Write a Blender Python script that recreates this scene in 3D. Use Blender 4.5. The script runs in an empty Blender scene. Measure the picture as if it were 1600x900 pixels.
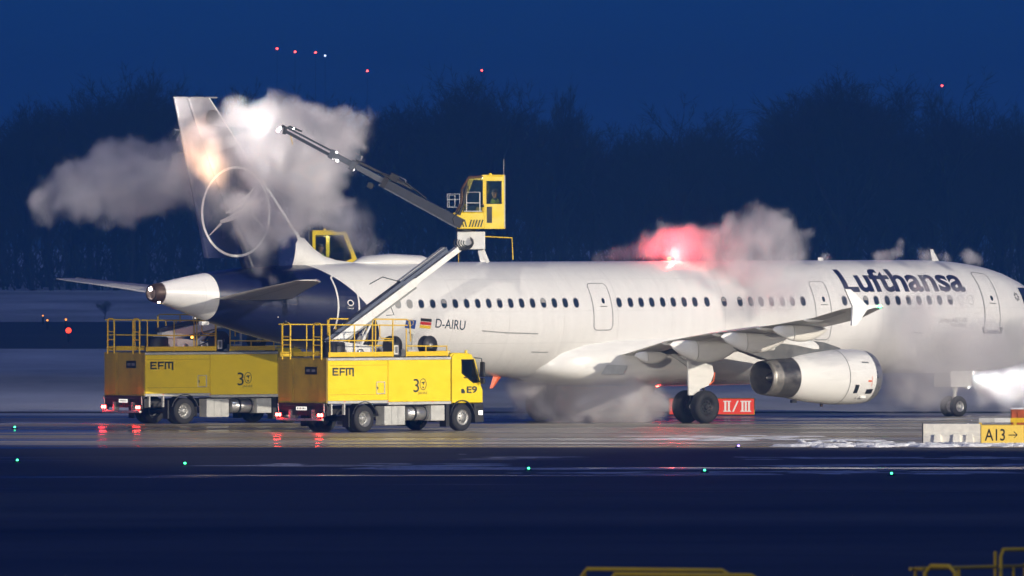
import bpy, bmesh, math, random
from mathutils import Vector, Matrix, noise
random.seed(7)
R = math.radians
PI = math.pi
S = bpy.context.scene
COL = S.collection

# ------------------------------------------------------------------ camera
FPX = 22223.4            # focal length in pixels of a 1600 px wide picture (500 mm lens)
CP = Vector((0.0, -507.72, 8.16))
cd = bpy.data.cameras.new('camera')
cam = bpy.data.objects.new('camera', cd)
COL.objects.link(cam)
cam.location = CP
cam.rotation_euler = (R(90 - 0.378), 0, R(0.196))
cd.sensor_width = 36
cd.lens = FPX / 1600 * 36
cd.clip_start = 1
cd.clip_end = 20000
cd.dof.use_dof = True
cd.dof.focus_distance = 500
cd.dof.aperture_fstop = 9
S.camera = cam

# ------------------------------------------------------------------ dusk sky
SUN_EL, SUN_AZ = R(25), R(200)
w = bpy.data.worlds.new('World')
S.world = w
w.use_nodes = True
nt = w.node_tree
nt.nodes.clear()
sky = nt.nodes.new('ShaderNodeTexSky')
sky.sky_type = 'NISHITA'
sky.sun_disc = False
sky.sun_elevation = SUN_EL
sky.sun_rotation = SUN_AZ
sky.ozone_density = 3.0
sky.air_density = 1.0
sky.dust_density = 0.6
tint = nt.nodes.new('ShaderNodeMix')
tint.data_type = 'RGBA'
tint.blend_type = 'MULTIPLY'
tint.inputs[0].default_value = 1.0
tint.inputs[7].default_value = (.010, .118, .72, 1)
bg = nt.nodes.new('ShaderNodeBackground')
bg.inputs['Strength'].default_value = 0.05
wo = nt.nodes.new('ShaderNodeOutputWorld')
nt.links.new(sky.outputs[0], tint.inputs[6])
nt.links.new(tint.outputs[2], bg.inputs[0])
nt.links.new(bg.outputs[0], wo.inputs[0])

# dim glow of the overcast above the lit airport, standing in for the sun that has set
sl = bpy.data.lights.new('dusk_glow', 'SUN'); sl.energy = 0.42; sl.angle = R(25); sl.color = (.75, .85, 1.0)
so = bpy.data.objects.new('dusk_glow', sl); COL.objects.link(so); so.rotation_euler = (R(35), 0, R(20))

S.view_settings.view_transform = 'Standard'
S.view_settings.look = 'None'
S.view_settings.exposure = 0
S.view_settings.gamma = 1
S.cycles.use_denoising = True
S.cycles.max_bounces = 10
S.cycles.diffuse_bounces = 3
S.cycles.glossy_bounces = 3
S.cycles.volume_bounces = 3
S.cycles.transparent_max_bounces = 16
S.cycles.sample_clamp_indirect = 15
S.cycles.volume_step_rate = 2.2
S.cycles.volume_max_steps = 128
# ------------------------------------------------------------------ helpers
M_CAM = cam.rotation_euler.to_matrix()
def at(px, py, Y):
    """world point seen at pixel (px, py) of the 1600x900 photograph, on the vertical plane y = Y"""
    d = M_CAM @ Vector(((px - 800) / FPX, (450 - py) / FPX, -1))
    t = (Y - CP.y) / d.y
    return CP + d * t
def gnd(px, py, z=0.0):
    d = M_CAM @ Vector(((px - 800) / FPX, (450 - py) / FPX, -1))
    return CP + d * ((z - CP.z) / d.z)

class MB:
    def __init__(s): s.v = []; s.f = []; s.m = []; s.mi = 0; s.sm = []; s.smooth = False
    def add(s, vs, fs):
        b = len(s.v); s.v += [tuple(v) for v in vs]
        for f in fs: s.f.append(tuple(b + i for i in f)); s.m.append(s.mi); s.sm.append(s.smooth)
    def box(s, c, d, rot=None):
        x, y, z = d[0] / 2, d[1] / 2, d[2] / 2
        vs = [Vector(p) for p in ((-x,-y,-z),(x,-y,-z),(x,y,-z),(-x,y,-z),(-x,-y,z),(x,-y,z),(x,y,z),(-x,y,z))]
        if rot is not None: vs = [rot @ v for v in vs]
        s.add([v + Vector(c) for v in vs], [(0,3,2,1),(4,5,6,7),(0,1,5,4),(1,2,6,5),(2,3,7,6),(3,0,4,7)]); return s
    def bx(s, x0, x1, y0, y1, z0, z1):
        return s.box(((x0+x1)/2, (y0+y1)/2, (z0+z1)/2), (abs(x1-x0), abs(y1-y0), abs(z1-z0)))
    def tube(s, pts, r, n=8, cap=True, closed=False):
        pts = [Vector(p) for p in pts]; rs = r if isinstance(r, (list, tuple)) else [r]*len(pts)
        rings = []; up = None
        for i, p in enumerate(pts):
            if closed: t = (pts[(i+1) % len(pts)] - pts[i-1])
            else: t = pts[min(i+1, len(pts)-1)] - pts[max(i-1, 0)]
            t.normalize()
            if up is None: up = t.orthogonal().normalized()
            else:
                up = up - t * up.dot(t)
                up = up.normalized() if up.length > 1e-6 else t.orthogonal().normalized()
            q = t.cross(up)
            rings.append([p + (up*math.cos(a)+q*math.sin(a))*rs[i] for a in (2*PI*k/n for k in range(n))])
        sm = s.smooth; s.smooth = True
        b = [v for ring in rings for v in ring]; fs = []; L = len(rings)
        for i in range(L if closed else L-1):
            j = (i+1) % L
            for k in range(n): fs.append((i*n+k, i*n+(k+1) % n, j*n+(k+1) % n, j*n+k))
        s.add(b, fs); s.smooth = False
        if cap and not closed:
            s.add(rings[0], [tuple(reversed(range(n)))]); s.add(rings[-1], [tuple(range(n))])
        s.smooth = sm; return s
    def loft(s, rings, caps=True, closed=True):
        n = len(rings[0]); vs = [v for r_ in rings for v in r_]; fs = []
        for i in range(len(rings)-1):
            for k in range(n if closed else n-1):
                fs.append((i*n+k, i*n+(k+1) % n, (i+1)*n+(k+1) % n, (i+1)*n+k))
        s.add(vs, fs)
        if caps:
            sm = s.smooth; s.smooth = False
            s.add(rings[0], [tuple(reversed(range(n)))]); s.add(rings[-1], [tuple(range(n))]); s.smooth = sm
        return s
    def lathe(s, prof, c, axis='x', n=24, caps=False):
        """prof = [(position along axis, radius)]"""
        rings = []
        for a, r_ in prof:
            ring = []
            for k in range(n):
                t = 2*PI*k/n; u, v = math.cos(t)*r_, math.sin(t)*r_
                p = {'x': (a, u, v), 'y': (v, a, u), 'z': (u, v, a)}[axis]
                ring.append(Vector(c) + Vector(p))
            rings.append(ring)
        return s.loft(rings, caps)
    def prism(s, poly, y0, y1, T=None):
        """poly in the x-z plane, extruded along y"""
        T = T or (lambda v: v)
        a = [T(Vector((p[0], y0, p[1]))) for p in poly]; b = [T(Vector((p[0], y1, p[1]))) for p in poly]
        n = len(poly); s.add(a + b, [tuple(range(n)), tuple(reversed(range(n, 2*n)))] +
              [(k, n+k, n+(k+1) % n, (k+1) % n) for k in range(n)]); return s
    def ball(s, c, r_, n=10, sc=(1,1,1)):
        rings = []
        for i in range(1, n//2+1):
            ph = PI*i/(n//2+1)
            rings.append([Vector(c)+Vector((r_*sc[0]*math.sin(ph)*math.cos(2*PI*k/n), r_*sc[1]*math.sin(ph)*math.sin(2*PI*k/n), r_*sc[2]*math.cos(ph))) for k in range(n)])
        sm = s.smooth; s.smooth = True; s.loft(rings, True); s.smooth = sm; return s

def mesh_of(name, mb, mats):
    me = bpy.data.meshes.new(name); me.from_pydata(mb.v, [], mb.f)
    for m_ in (mats if isinstance(mats, (list, tuple)) else [mats]): me.materials.append(m_)
    me.polygons.foreach_set('material_index', mb.m)
    me.polygons.foreach_set('use_smooth', mb.sm)
    bm = bmesh.new(); bm.from_mesh(me)
    bmesh.ops.recalc_face_normals(bm, faces=bm.faces); bm.to_mesh(me); bm.free()
    return me
def obj(name, mb, mats, parent=None, bevel=0, kind=None, loc=None):
    me = mb if isinstance(mb, bpy.types.Mesh) else mesh_of(name, mb, mats)
    o = bpy.data.objects.new(name, me); COL.objects.link(o)
    if parent: o.parent = parent
    if loc is not None: o.location = loc
    if kind: o['kind'] = kind
    if bevel:
        m_ = o.modifiers.new('bevel', 'BEVEL'); m_.width = bevel; m_.segments = 2; m_.limit_method = 'ANGLE'; m_.angle_limit = R(40)
        m_.harden_normals = False
    return o
def thing(name, label, cat, loc=(0,0,0), rz=0, group=None):
    o = bpy.data.objects.new(name, None); COL.objects.link(o); o.empty_display_size = .5
    o.location = loc; o.rotation_euler = (0, 0, rz); o['label'] = label; o['category'] = cat
    if group: o['group'] = group
    return o
def tag(o, label, cat, group=None):
    o['label'] = label; o['category'] = cat
    if group: o['group'] = group
    return o
def copy_tree(o, parent=None):
    c = o.copy(); COL.objects.link(c); c.parent = parent
    for ch in [k for k in o.children]: copy_tree(ch, c)
    return c

# ------------------------------------------------------------------ materials
def new_mat(name):
    m = bpy.data.materials.new(name); m.use_nodes = True
    n = m.node_tree; return m, n, n.nodes['Principled BSDF'], n.nodes['Material Output']
def pm(name, col, rough=.5, metal=0, var=.12, scale=6, bump=0, bscale=40, spec=.5, coat=0, rvar=.1, stretch=(1,1,1), emit=None, es=0):
    m, n, b, out = new_mat(name); L = n.links
    tc = n.nodes.new('ShaderNodeTexCoord'); mp = n.nodes.new('ShaderNodeMapping'); mp.inputs['Scale'].default_value = stretch
    L.new(tc.outputs['Object'], mp.inputs[0])
    nz = n.nodes.new('ShaderNodeTexNoise'); nz.inputs['Scale'].default_value = scale; nz.inputs['Detail'].default_value = 6
    L.new(mp.outputs[0], nz.inputs['Vector'])
    mr = n.nodes.new('ShaderNodeMapRange'); mr.inputs['From Min'].default_value = .3; mr.inputs['From Max'].default_value = .7
    mr.inputs['To Min'].default_value = 1-var; mr.inputs['To Max'].default_value = 1+var; L.new(nz.outputs['Fac'], mr.inputs[0])
    mx = n.nodes.new('ShaderNodeMix'); mx.data_type = 'RGBA'; mx.blend_type = 'MULTIPLY'; mx.inputs[0].default_value = 1
    mx.inputs[6].default_value = (*col, 1); L.new(mr.outputs[0], mx.inputs[7]); L.new(mx.outputs[2], b.inputs['Base Color'])
    mr2 = n.nodes.new('ShaderNodeMapRange'); mr2.inputs['From Min'].default_value = .3; mr2.inputs['From Max'].default_value = .7
    mr2.inputs['To Min'].default_value = max(.02, rough-rvar); mr2.inputs['To Max'].default_value = min(1, rough+rvar)
    L.new(nz.outputs['Fac'], mr2.inputs[0]); L.new(mr2.outputs[0], b.inputs['Roughness'])
    b.inputs['Metallic'].default_value = metal; b.inputs['Specular IOR Level'].default_value = spec; b.inputs['Coat Weight'].default_value = coat
    if bump:
        n2 = n.nodes.new('ShaderNodeTexNoise'); n2.inputs['Scale'].default_value = bscale; n2.inputs['Detail'].default_value = 4
        L.new(mp.outputs[0], n2.inputs['Vector'])
        bp = n.nodes.new('ShaderNodeBump'); bp.inputs['Distance'].default_value = bump; L.new(n2.outputs['Fac'], bp.inputs['Height']); L.new(bp.outputs[0], b.inputs['Normal'])
    if emit: b.inputs['Emission Color'].default_value = (*emit, 1); b.inputs['Emission Strength'].default_value = es
    m['mx'] = 1
    return m
def emat(name, col, s):
    m, n, b, out = new_mat(name); n.nodes.remove(b); e = n.nodes.new('ShaderNodeEmission')
    e.inputs[0].default_value = (*col, 1); e.inputs[1].default_value = s; n.links.new(e.outputs[0], out.inputs[0]); return m
def glass_mat(name, tint, gloss=.12):
    m, n, b, out = new_mat(name); n.nodes.remove(b)
    t = n.nodes.new('ShaderNodeBsdfTransparent'); t.inputs[0].default_value = (*tint, 1)
    g = n.nodes.new('ShaderNodeBsdfGlossy'); g.inputs['Roughness'].default_value = .04
    mx = n.nodes.new('ShaderNodeMixShader'); mx.inputs[0].default_value = gloss
    n.links.new(t.outputs[0], mx.inputs[1]); n.links.new(g.outputs[0], mx.inputs[2]); n.links.new(mx.outputs[0], out.inputs[0]); return m

WHITE = pm('aircraft_white', (.82,.81,.78), .3, var=.035, scale=1.2, coat=.3, rvar=.08, stretch=(.3,1,2))
GREY = pm('wing_grey', (.70,.68,.63), .4, var=.08, scale=2, stretch=(.5,2,2))
FAIR = pm('fairing_white', (.86,.85,.81), .35, var=.05, scale=3)
NAVY = pm('tail_navy', (.006,.012,.055), .3, var=.15, scale=1.5, coat=.4)
STEEL = pm('exhaust_steel', (.22,.21,.2), .38, .85, var=.2, scale=4)
DARK = pm('dark_metal', (.035,.035,.037), .5, .3, var=.2)
BLACK = pm('black_plastic', (.014,.014,.016), .5, var=.2)
RUBBER = pm('tyre_rubber', (.018,.018,.02), .75, var=.25, scale=12, bump=.004)
SILVER = pm('bare_aluminium', (.55,.55,.54), .34, .8, var=.12)
HUB = pm('wheel_hub', (.33,.33,.32), .45, .6, var=.25, scale=14)
LGREY = pm('light_grey_paint', (.5,.5,.47), .45, var=.14, scale=5)
WPAINT = pm('white_paint', (.72,.72,.69), .4, var=.08, scale=5)
YELLOW = pm('deicer_yellow', (.92,.67,.008), .42, var=.06, scale=1.6, coat=.15, stretch=(1,1,2))
RAILY = pm('rail_yellow', (.80,.52,.01), .45, var=.08, scale=8)
BROWN = pm('shaded_yellow', (.38,.26,.02), .55, var=.25, scale=3, stretch=(1,1,.5))  # truck yellow darkened for the unlit rear wall, shade put into the colour
INK = pm('lettering_ink', (.012,.016,.045), .45, var=.05)
LINE = pm('seam_line', (.16,.16,.17), .6, var=.1)
WINGLASS = pm('cabin_window', (.02,.03,.06), .12, var=.3, spec=.8)
WINBLIND = pm('cabin_window_blind', (.3,.29,.28), .5, var=.1)
GLASS = glass_mat('cab_glass', (.62,.68,.72), .1)
DGLASS = glass_mat('dark_cab_glass', (.25,.3,.33), .22)
ORANGE = pm('orange_red_paint', (.75,.12,.02), .45, var=.1)
# ------------------------------------------------------------------ floodlight masts of the apron (they stand outside the picture)
def spot(name, loc, aim, power, col, ang, blend=.3, rad=.3, parent=None):
    l = bpy.data.lights.new(name, 'SPOT'); l.energy = power; l.color = col; l.spot_size = ang; l.spot_blend = blend; l.shadow_soft_size = rad
    o = bpy.data.objects.new(name, l); COL.objects.link(o)
    o.location = loc; o.rotation_euler = (Vector(aim) - Vector(loc)).to_track_quat('-Z', 'Y').to_euler()
    return o
def mast(x, y, h, label, aim, power, col, ang, blend):
    t = thing('floodlight_mast', label, 'floodlight', (x, y, 0))
    mb = MB(); mb.tube([(0,0,0),(0,0,h)], [.35,.16], 12); obj('mast_pole', mb, LGREY, t)
    mb = MB(); mb.lathe([(h-.5,.9),(h-.3,1.2),(h-.1,.9)], (0,0,0), 'z', 16, True); obj('crown_ring', mb, LGREY, t)
    a = (Vector(aim) - Vector((x, y, h))).normalized(); q = a.to_track_quat('-Z', 'Y').to_matrix()
    for k in (-1.2, 0, 1.2):
        s_ = Vector((-a.y, a.x, 0)).normalized()
        c = Vector((0,0,h-.4)) + s_*k + a*.8
        mb = MB(); mb.box(c, (.7,.7,.25), q); hd = obj('floodlight_head', mb, DARK, t)
        mb = MB(); mb.box(c + a*.135, (.6,.6,.01), q); obj('floodlight_lens', mb, emat('flood_lens', (1,.93,.8), 6), hd)
    spot('floodlight_beam', Vector((x,y,h-.4)) + a*1.4, aim, power, col, ang, blend, .6)
FLOOD = (1.0, .90, .76)
mast(99, -90, 33, 'tall apron floodlight mast with three lamp heads aimed at the airliner', (-1, -1, 3.5), 8.6e5, FLOOD, R(44), .3)
mast(-24, -250, 30, 'floodlight mast standing on the dark apron left of the pad', (-3, -2, 2.5), 1.1e6, FLOOD, R(8.8), .5)
mast(-54, -402, 14, 'shorter floodlight mast aimed at the parked spare deicing trucks', (4, -345, 3.5), 3.0e4, (1, .82, .5), R(24), .6)
# ------------------------------------------------------------------ ground, roads, snow
def ground_mat(name, c0, c1, scale, stretch, rough0=.9, rough1=.9, wet=None, wetscale=(.02,.1,1), thr=(.5,.6), bump=.01, bscale=8, wetcol=.45):
    m, n, b, out = new_mat(name); L = n.links
    g = n.nodes.new('ShaderNodeNewGeometry'); mp = n.nodes.new('ShaderNodeMapping'); mp.inputs['Scale'].default_value = stretch
    L.new(g.outputs['Position'], mp.inputs[0])
    nz = n.nodes.new('ShaderNodeTexNoise'); nz.inputs['Scale'].default_value = scale; nz.inputs['Detail'].default_value = 8; nz.inputs['Roughness'].default_value = .6
    L.new(mp.outputs[0], nz.inputs['Vector'])
    cr = n.nodes.new('ShaderNodeValToRGB'); cr.color_ramp.elements[0].position = .36; cr.color_ramp.elements[1].position = .66
    cr.color_ramp.elements[0].color = (*c0, 1); cr.color_ramp.elements[1].color = (*c1, 1); L.new(nz.outputs['Fac'], cr.inputs[0])
    col = cr.outputs[0]; b.inputs['Roughness'].default_value = rough0
    if wet is not None:
        m2 = n.nodes.new('ShaderNodeMapping'); m2.inputs['Scale'].default_value = wetscale; L.new(g.outputs['Position'], m2.inputs[0])
        n2 = n.nodes.new('ShaderNodeTexNoise'); n2.inputs['Scale'].default_value = 1; n2.inputs['Detail'].default_value = 5; L.new(m2.outputs[0], n2.inputs['Vector'])
        r2 = n.nodes.new('ShaderNodeMapRange'); r2.interpolation_type = 'SMOOTHSTEP'; r2.inputs['From Min'].default_value = thr[0]; r2.inputs['From Max'].default_value = thr[1]
        L.new(n2.outputs['Fac'], r2.inputs[0])
        rr = n.nodes.new('ShaderNodeMapRange'); rr.inputs['To Min'].default_value = rough0; rr.inputs['To Max'].default_value = wet; L.new(r2.outputs[0], rr.inputs[0]); L.new(rr.outputs[0], b.inputs['Roughness'])
        mx = n.nodes.new('ShaderNodeMix'); mx.data_type = 'RGBA'; mx.blend_type = 'MULTIPLY'; L.new(r2.outputs[0], mx.inputs[0]); L.new(col, mx.inputs[6]); mx.inputs[7].default_value = (wetcol,)*3+(1,)
        col = mx.outputs[2]
    L.new(col, b.inputs['Base Color'])
    if bump:
        n3 = n.nodes.new('ShaderNodeTexNoise'); n3.inputs['Scale'].default_value = bscale; n3.inputs['Detail'].default_value = 5; L.new(g.outputs['Position'], n3.inputs['Vector'])
        bp = n.nodes.new('ShaderNodeBump'); bp.inputs['Distance'].default_value = bump; bp.inputs['Strength'].default_value = .6; L.new(n3.outputs['Fac'], bp.inputs['Height']); L.new(bp.outputs[0], b.inputs['Normal'])
    return m
SNOWF = ground_mat('snowy_grass', (.30,.30,.30), (.74,.74,.76), .05, (1,.25,1), .95)
PAD = ground_mat('pad_concrete', (.20,.18,.135), (.56,.50,.38), .10, (.2,1.6,1), .5, wet=.15, wetscale=(.014,.32,1), thr=(.47,.58), bump=0, wetcol=.5)
TAXI = ground_mat('taxiway_asphalt', (.030,.031,.034), (.058,.06,.062), .12, (.2,1,1), .75, wet=.13, wetscale=(.02,.16,1), thr=(.58,.64), bump=.004)
ASPH = ground_mat('dark_asphalt', (.016,.019,.022), (.085,.09,.09), .045, (.35,1,1), .85, wet=.6, wetscale=(.01,.03,1), thr=(.35,.75), bump=.006, wetcol=.6)
ROADM = ground_mat('far_road', (.03,.03,.032), (.06,.06,.06), .05, (.2,1,1), .9)
def sheet(name, x0, x1, y0, y1, z, mat, n=1):
    mb = MB(); mb.add([(x0,y0,z),(x1,y0,z),(x1,y1,z),(x0,y1,z)], [(0,1,2,3)]); return obj(name, mb, mat, kind='structure')
sheet('ground', -3000, 3000, -900, 6000, 0, SNOWF)
YP0, YP1 = -50.5, 16.0
def yg(py): return gnd(800, py).y
sheet('taxiway', -600, 600, yg(768), YP0 - .1, .008, TAXI)
sheet('foreground_apron', -600, 600, -900, yg(768) - .0, .004, ASPH)
sheet('deicing_pad', -500, 500, YP0, YP1, .012, PAD)
sheet('perimeter_road', -900, 900, yg(545), yg(503), .004, ROADM)
sheet('service_road', -900, 900, 22, 26, .004, ROADM)
YL = pm('painted_line', (.55,.36,.03), .6, var=.3, scale=2)
WL = pm('painted_white_line', (.5,.5,.48), .6, var=.3, scale=2)
def strip(name, pts, wd, z, mat):
    mb = MB(); L_ = []; Rr = []
    for i, p in enumerate(pts):
        p = Vector(p); t = (Vector(pts[min(i+1, len(pts)-1)]) - Vector(pts[max(i-1, 0)])).normalized(); nn = Vector((-t.y, t.x))
        L_.append((p.x+nn.x*wd/2, p.y+nn.y*wd/2, z)); Rr.append((p.x-nn.x*wd/2, p.y-nn.y*wd/2, z))
    for i in range(len(pts)-1): mb.add([L_[i], L_[i+1], Rr[i+1], Rr[i]], [(0,1,2,3)])
    return obj(name, mb, mat, kind='structure')
strip('painted_pad_edge_line', [(-500,YP0+1.2),(500,YP0+1.2)], .3, .018, YL)
strip('painted_pad_edge_line', [(-500,YP0+1.9),(500,YP0+1.9)], .3, .018, YL)
strip('painted_lead_in_line', [(-80 + k*8, -36 + 11*math.sin(max(0, min(1, (k-6)/12))*PI/2 - 0) if k > 6 else -36) for k in range(24)], .35, .018, YL)
strip('painted_stand_line', [(-70,-28),(-9,-31),(30,-30),(80,-24)], .3, .022, YL)
# the concrete slabs of the pad are 7.5 m wide: recessed joints between them
mb = MB()
for k in range(-30, 30): mb.box((k*7.5, (YP0+YP1)/2, .013), (.024, 72, .001), Matrix.Rotation(R(22), 3, 'Z'))
for k in range(9): mb.bx(-100, 100, YP0+5+k*7.5-.02, YP0+5+k*7.5+.02, .0125, .0138)
obj('pad_joints', mb, ROADM, kind='structure')

SNOW = pm('snow', (.82,.83,.86), .75, var=.1, scale=3, bump=.03, bscale=9)
def snow_patch(mb, cx, cy, rx, ry, h, seed):
    rnd = random.Random(seed); n = 22
    out = []; inn = []
    for k in range(n):
        a = 2*PI*k/n; q = .55 + .45*noise.noise(Vector((math.cos(a)*2+seed*3.1, math.sin(a)*2, seed))) + rnd.uniform(0,.25)
        out.append((cx+math.cos(a)*rx*q, cy+math.sin(a)*ry*q, .01)); inn.append((cx+math.cos(a)*rx*q*.72, cy+math.sin(a)*ry*q*.7, .01+h*rnd.uniform(.5,1)))
    mb.smooth = True
    mb.add(out+inn+[(cx,cy,h)], [(k,(k+1)%n,n+(k+1)%n,n+k) for k in range(n)] + [(n+k,n+(k+1)%n,2*n) for k in range(n)])
mb = MB(); rs = random.Random(3)
for k in range(420):                      # ridge of ploughed snow along the pad edge
    px = 1225 + 420*rs.random()**.9; p = gnd(px, 697.3 + rs.gauss(0,.9)); q_ = rs.random()**2; snow_patch(mb, p.x, p.y, .1+.7*q_, .1+.8*q_, .02+.08*q_, k)
for k in range(26):
    p = gnd(rs.uniform(1010,1250), 686 + rs.uniform(-4,3)); snow_patch(mb, p.x, p.y, rs.uniform(.3,1.6), rs.uniform(.2,.8), .03, 300+k)
for k in range(16):
    p = gnd(rs.uniform(1250,1450), 690 + rs.uniform(-2,3)); snow_patch(mb, p.x, p.y, rs.uniform(.2,.7), rs.uniform(.2,.6), .04, 330+k)
snow_ridge = obj('snow_ridge', mb, SNOW, kind='stuff'); snow_ridge['label'] = 'thin ridge and patches of white snow along the near edge of the deicing pad'
mb = MB()
for (x0, x1, y, dy, nn) in ((560,1140,733,1.5,60),(800,1600,739,3,50),(1150,1600,716,2.5,20),(330,800,728,4,22),(1200,1600,728,2.5,26),(0,330,661,1.5,40),(560,1000,657,1.5,14),(1200,1500,655,1.5,22),(660,860,716,5,6)):
    for k in range(nn):
        p = gnd(rs.uniform(x0,x1), y + rs.gauss(0,dy*.5)); snow_patch(mb, p.x, p.y, rs.uniform(.2,2.2), rs.uniform(.12,.5), .012, 500+k+int(x0))
sr = obj('ice_patches', mb, pm('refrozen_ice', (.5,.52,.55), .35, var=.3, scale=2), kind='stuff'); sr['label'] = 'low streaks of refrozen snow lying along the dark taxiway'
# ------------------------------------------------------------------ the airliner
AZ = R(46.278); AS, AC = math.sin(AZ), math.cos(AZ)
plane = thing('airliner', 'white airliner with a dark blue tail standing on the deicing pad in clouds of steam', 'airplane',
              (AS*3.03, AC*3.03, 0), math.atan2(AC, AS))
def A(X, Y, Z): return Vector((21.97 - X, -Y, Z))          # X metres aft of the nose, Y metres to starboard
def A2W(X, Y, Z): return Vector((-AS*(X-25)+AC*Y, -AC*(X-25)-AS*Y, Z))
FT = [  # X, z top, z bottom, half width
 (0.0,3.22,3.10,.06),(.12,3.50,2.86,.32),(.4,3.85,2.55,.62),(.9,4.25,2.22,.98),(1.5,4.68,1.98,1.26),(2.2,5.05,1.80,1.50),(3.0,5.32,1.70,1.69),(4.0,5.54,1.64,1.84),
 (5.2,5.68,1.62,1.93),(6.6,5.75,1.62,1.97),(8,5.76,1.62,1.975),(20,5.76,1.62,1.975),(27.5,5.76,1.63,1.975),(29.5,5.76,1.72,1.97),(31.2,5.76,1.90,1.95),(33.2,5.75,2.14,1.88),
 (35.2,5.74,2.40,1.76),(37,5.72,2.66,1.58),(38.8,5.67,2.97,1.34),(40.3,5.60,3.28,1.11),(41.3,5.52,3.52,.95),(42.17,5.42,3.75,.82),(43.0,5.30,4.02,.64),(43.8,5.17,4.24,.46),(44.3,5.08,4.37,.36)]
def cr_interp(tab, x):
    i = 0
    while i < len(tab)-2 and tab[i+1][0] < x: i += 1
    a = tab[i]; b = tab[i+1]; t = max(0, min(1, (x-a[0])/(b[0]-a[0])))
    return [a[k]+(b[k]-a[k])*t for k in range(1, len(a))]
def fus(X): return cr_interp(FT, X)
def surf(X, th, off=0.0):
    """point on the fuselage skin, th = angle above the horizontal on the starboard side"""
    zt, zb, hw = fus(X); zc, hh = (zt+zb)/2, (zt-zb)/2
    y, z = hw*math.cos(th), zc + hh*math.sin(th)
    n_ = Vector((math.cos(th)/hw, math.sin(th)/hh)).normalized()
    return A(X, y + n_.x*off, z + n_.y*off)
def th_of_z(X, z):
    zt, zb, hw = fus(X); zc, hh = (zt+zb)/2, (zt-zb)/2
    return math.asin(max(-1, min(1, (z-zc)/hh)))
# fuselage skin, painted: white, navy tail, white tail cone (a paint line, so a flat colour on one skin)
def fus_paint():
    m, n, b, out = new_mat('fuselage_paint'); L = n.links
    tc = n.nodes.new('ShaderNodeTexCoord'); sp = n.nodes.new('ShaderNodeSeparateXYZ'); L.new(tc.outputs['Object'], sp.inputs[0])
    def mth(op, a, b_=None, c_=None):
        q = n.nodes.new('ShaderNodeMath'); q.operation = op
        for i, v in enumerate((a, b_, c_)):
            if v is None: continue
            if isinstance(v, (int, float)): q.inputs[i].default_value = v
            else: L.new(v, q.inputs[i])
        return q.outputs[0]
    X = mth('SUBTRACT', 21.97, sp.outputs[0]); z = mth('SUBTRACT', sp.outputs[2], 2.62)
    zz = mth('MAXIMUM', z, -.6)
    Xb = mth('ADD', mth('ADD', 35.04, mth('MULTIPLY', zz, .25)), mth('MULTIPLY', mth('MULTIPLY', zz, zz), .2))
    isb = mth('MULTIPLY', mth('GREATER_THAN', X, Xb), mth('LESS_THAN', X, 42.2))
    nz = n.nodes.new('ShaderNodeTexNoise'); nz.inputs['Scale'].default_value = 1.4; nz.inputs['Detail'].default_value = 5
    mp = n.nodes.new('ShaderNodeMapping'); mp.inputs['Scale'].default_value = (3.2,.8,.22); L.new(tc.outputs['Object'], mp.inputs[0]); L.new(mp.outputs[0], nz.inputs['Vector'])
    mr = n.nodes.new('ShaderNodeMapRange'); mr.inputs['From Min'].default_value = .3; mr.inputs['From Max'].default_value = .7; mr.inputs['To Min'].default_value = .945; mr.inputs['To Max'].default_value = 1.02; L.new(nz.outputs['Fac'], mr.inputs[0])
    # softly darker towards the underside
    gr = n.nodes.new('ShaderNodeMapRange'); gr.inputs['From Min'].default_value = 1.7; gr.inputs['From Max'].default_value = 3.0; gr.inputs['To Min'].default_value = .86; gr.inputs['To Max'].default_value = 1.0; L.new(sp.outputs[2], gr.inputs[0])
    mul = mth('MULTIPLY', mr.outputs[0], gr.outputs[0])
    # skin panel seams
    wv = mth('ABSOLUTE', mth('SUBTRACT', mth('FRACT', mth('DIVIDE', X, 2.67)), .5)); sx = mth('GREATER_THAN', wv, .4965); wz = mth('ABSOLUTE', mth('SUBTRACT', mth('FRACT', mth('DIVIDE', mth('SUBTRACT', sp.outputs[2], .62), 1.13)), .5)); seam = mth('MAXIMUM', sx, mth('MULTIPLY', mth('GREATER_THAN', wz, .493), .7))
    mul2 = mth('MULTIPLY', mul, mth('SUBTRACT', 1.0, mth('MULTIPLY', seam, .22)))
    mx = n.nodes.new('ShaderNodeMix'); mx.data_type = 'RGBA'; L.new(isb, mx.inputs[0]); mx.inputs[6].default_value = (.78,.77,.75,1); mx.inputs[7].default_value = (.007,.012,.055,1)
    m2 = n.nodes.new('ShaderNodeMix'); m2.data_type = 'RGBA'; m2.blend_type = 'MULTIPLY'; m2.inputs[0].default_value = 1; L.new(mx.outputs[2], m2.inputs[6]); L.new(mul2, m2.inputs[7])
    L.new(m2.outputs[2], b.inputs['Base Color']); b.inputs['Roughness'].default_value = .3; b.inputs['Coat Weight'].default_value = .3; b.inputs['Coat Roughness'].default_value = .15
    rr = n.nodes.new('ShaderNodeMapRange'); rr.inputs['To Min'].default_value = .22; rr.inputs['To Max'].default_value = .42; L.new(nz.outputs['Fac'], rr.inputs[0]); L.new(rr.outputs[0], b.inputs['Roughness'])
    return m
FPAINT = fus_paint()
mb = MB(); mb.smooth = True; NF = 72; xs = []
for i in range(len(FT)-1):
    a, b_ = FT[i][0], FT[i+1][0]; k = max(1, int((b_-a)/.45)); xs += [a+(b_-a)*j/k for j in range(k)]
xs.append(FT[-1][0])
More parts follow.
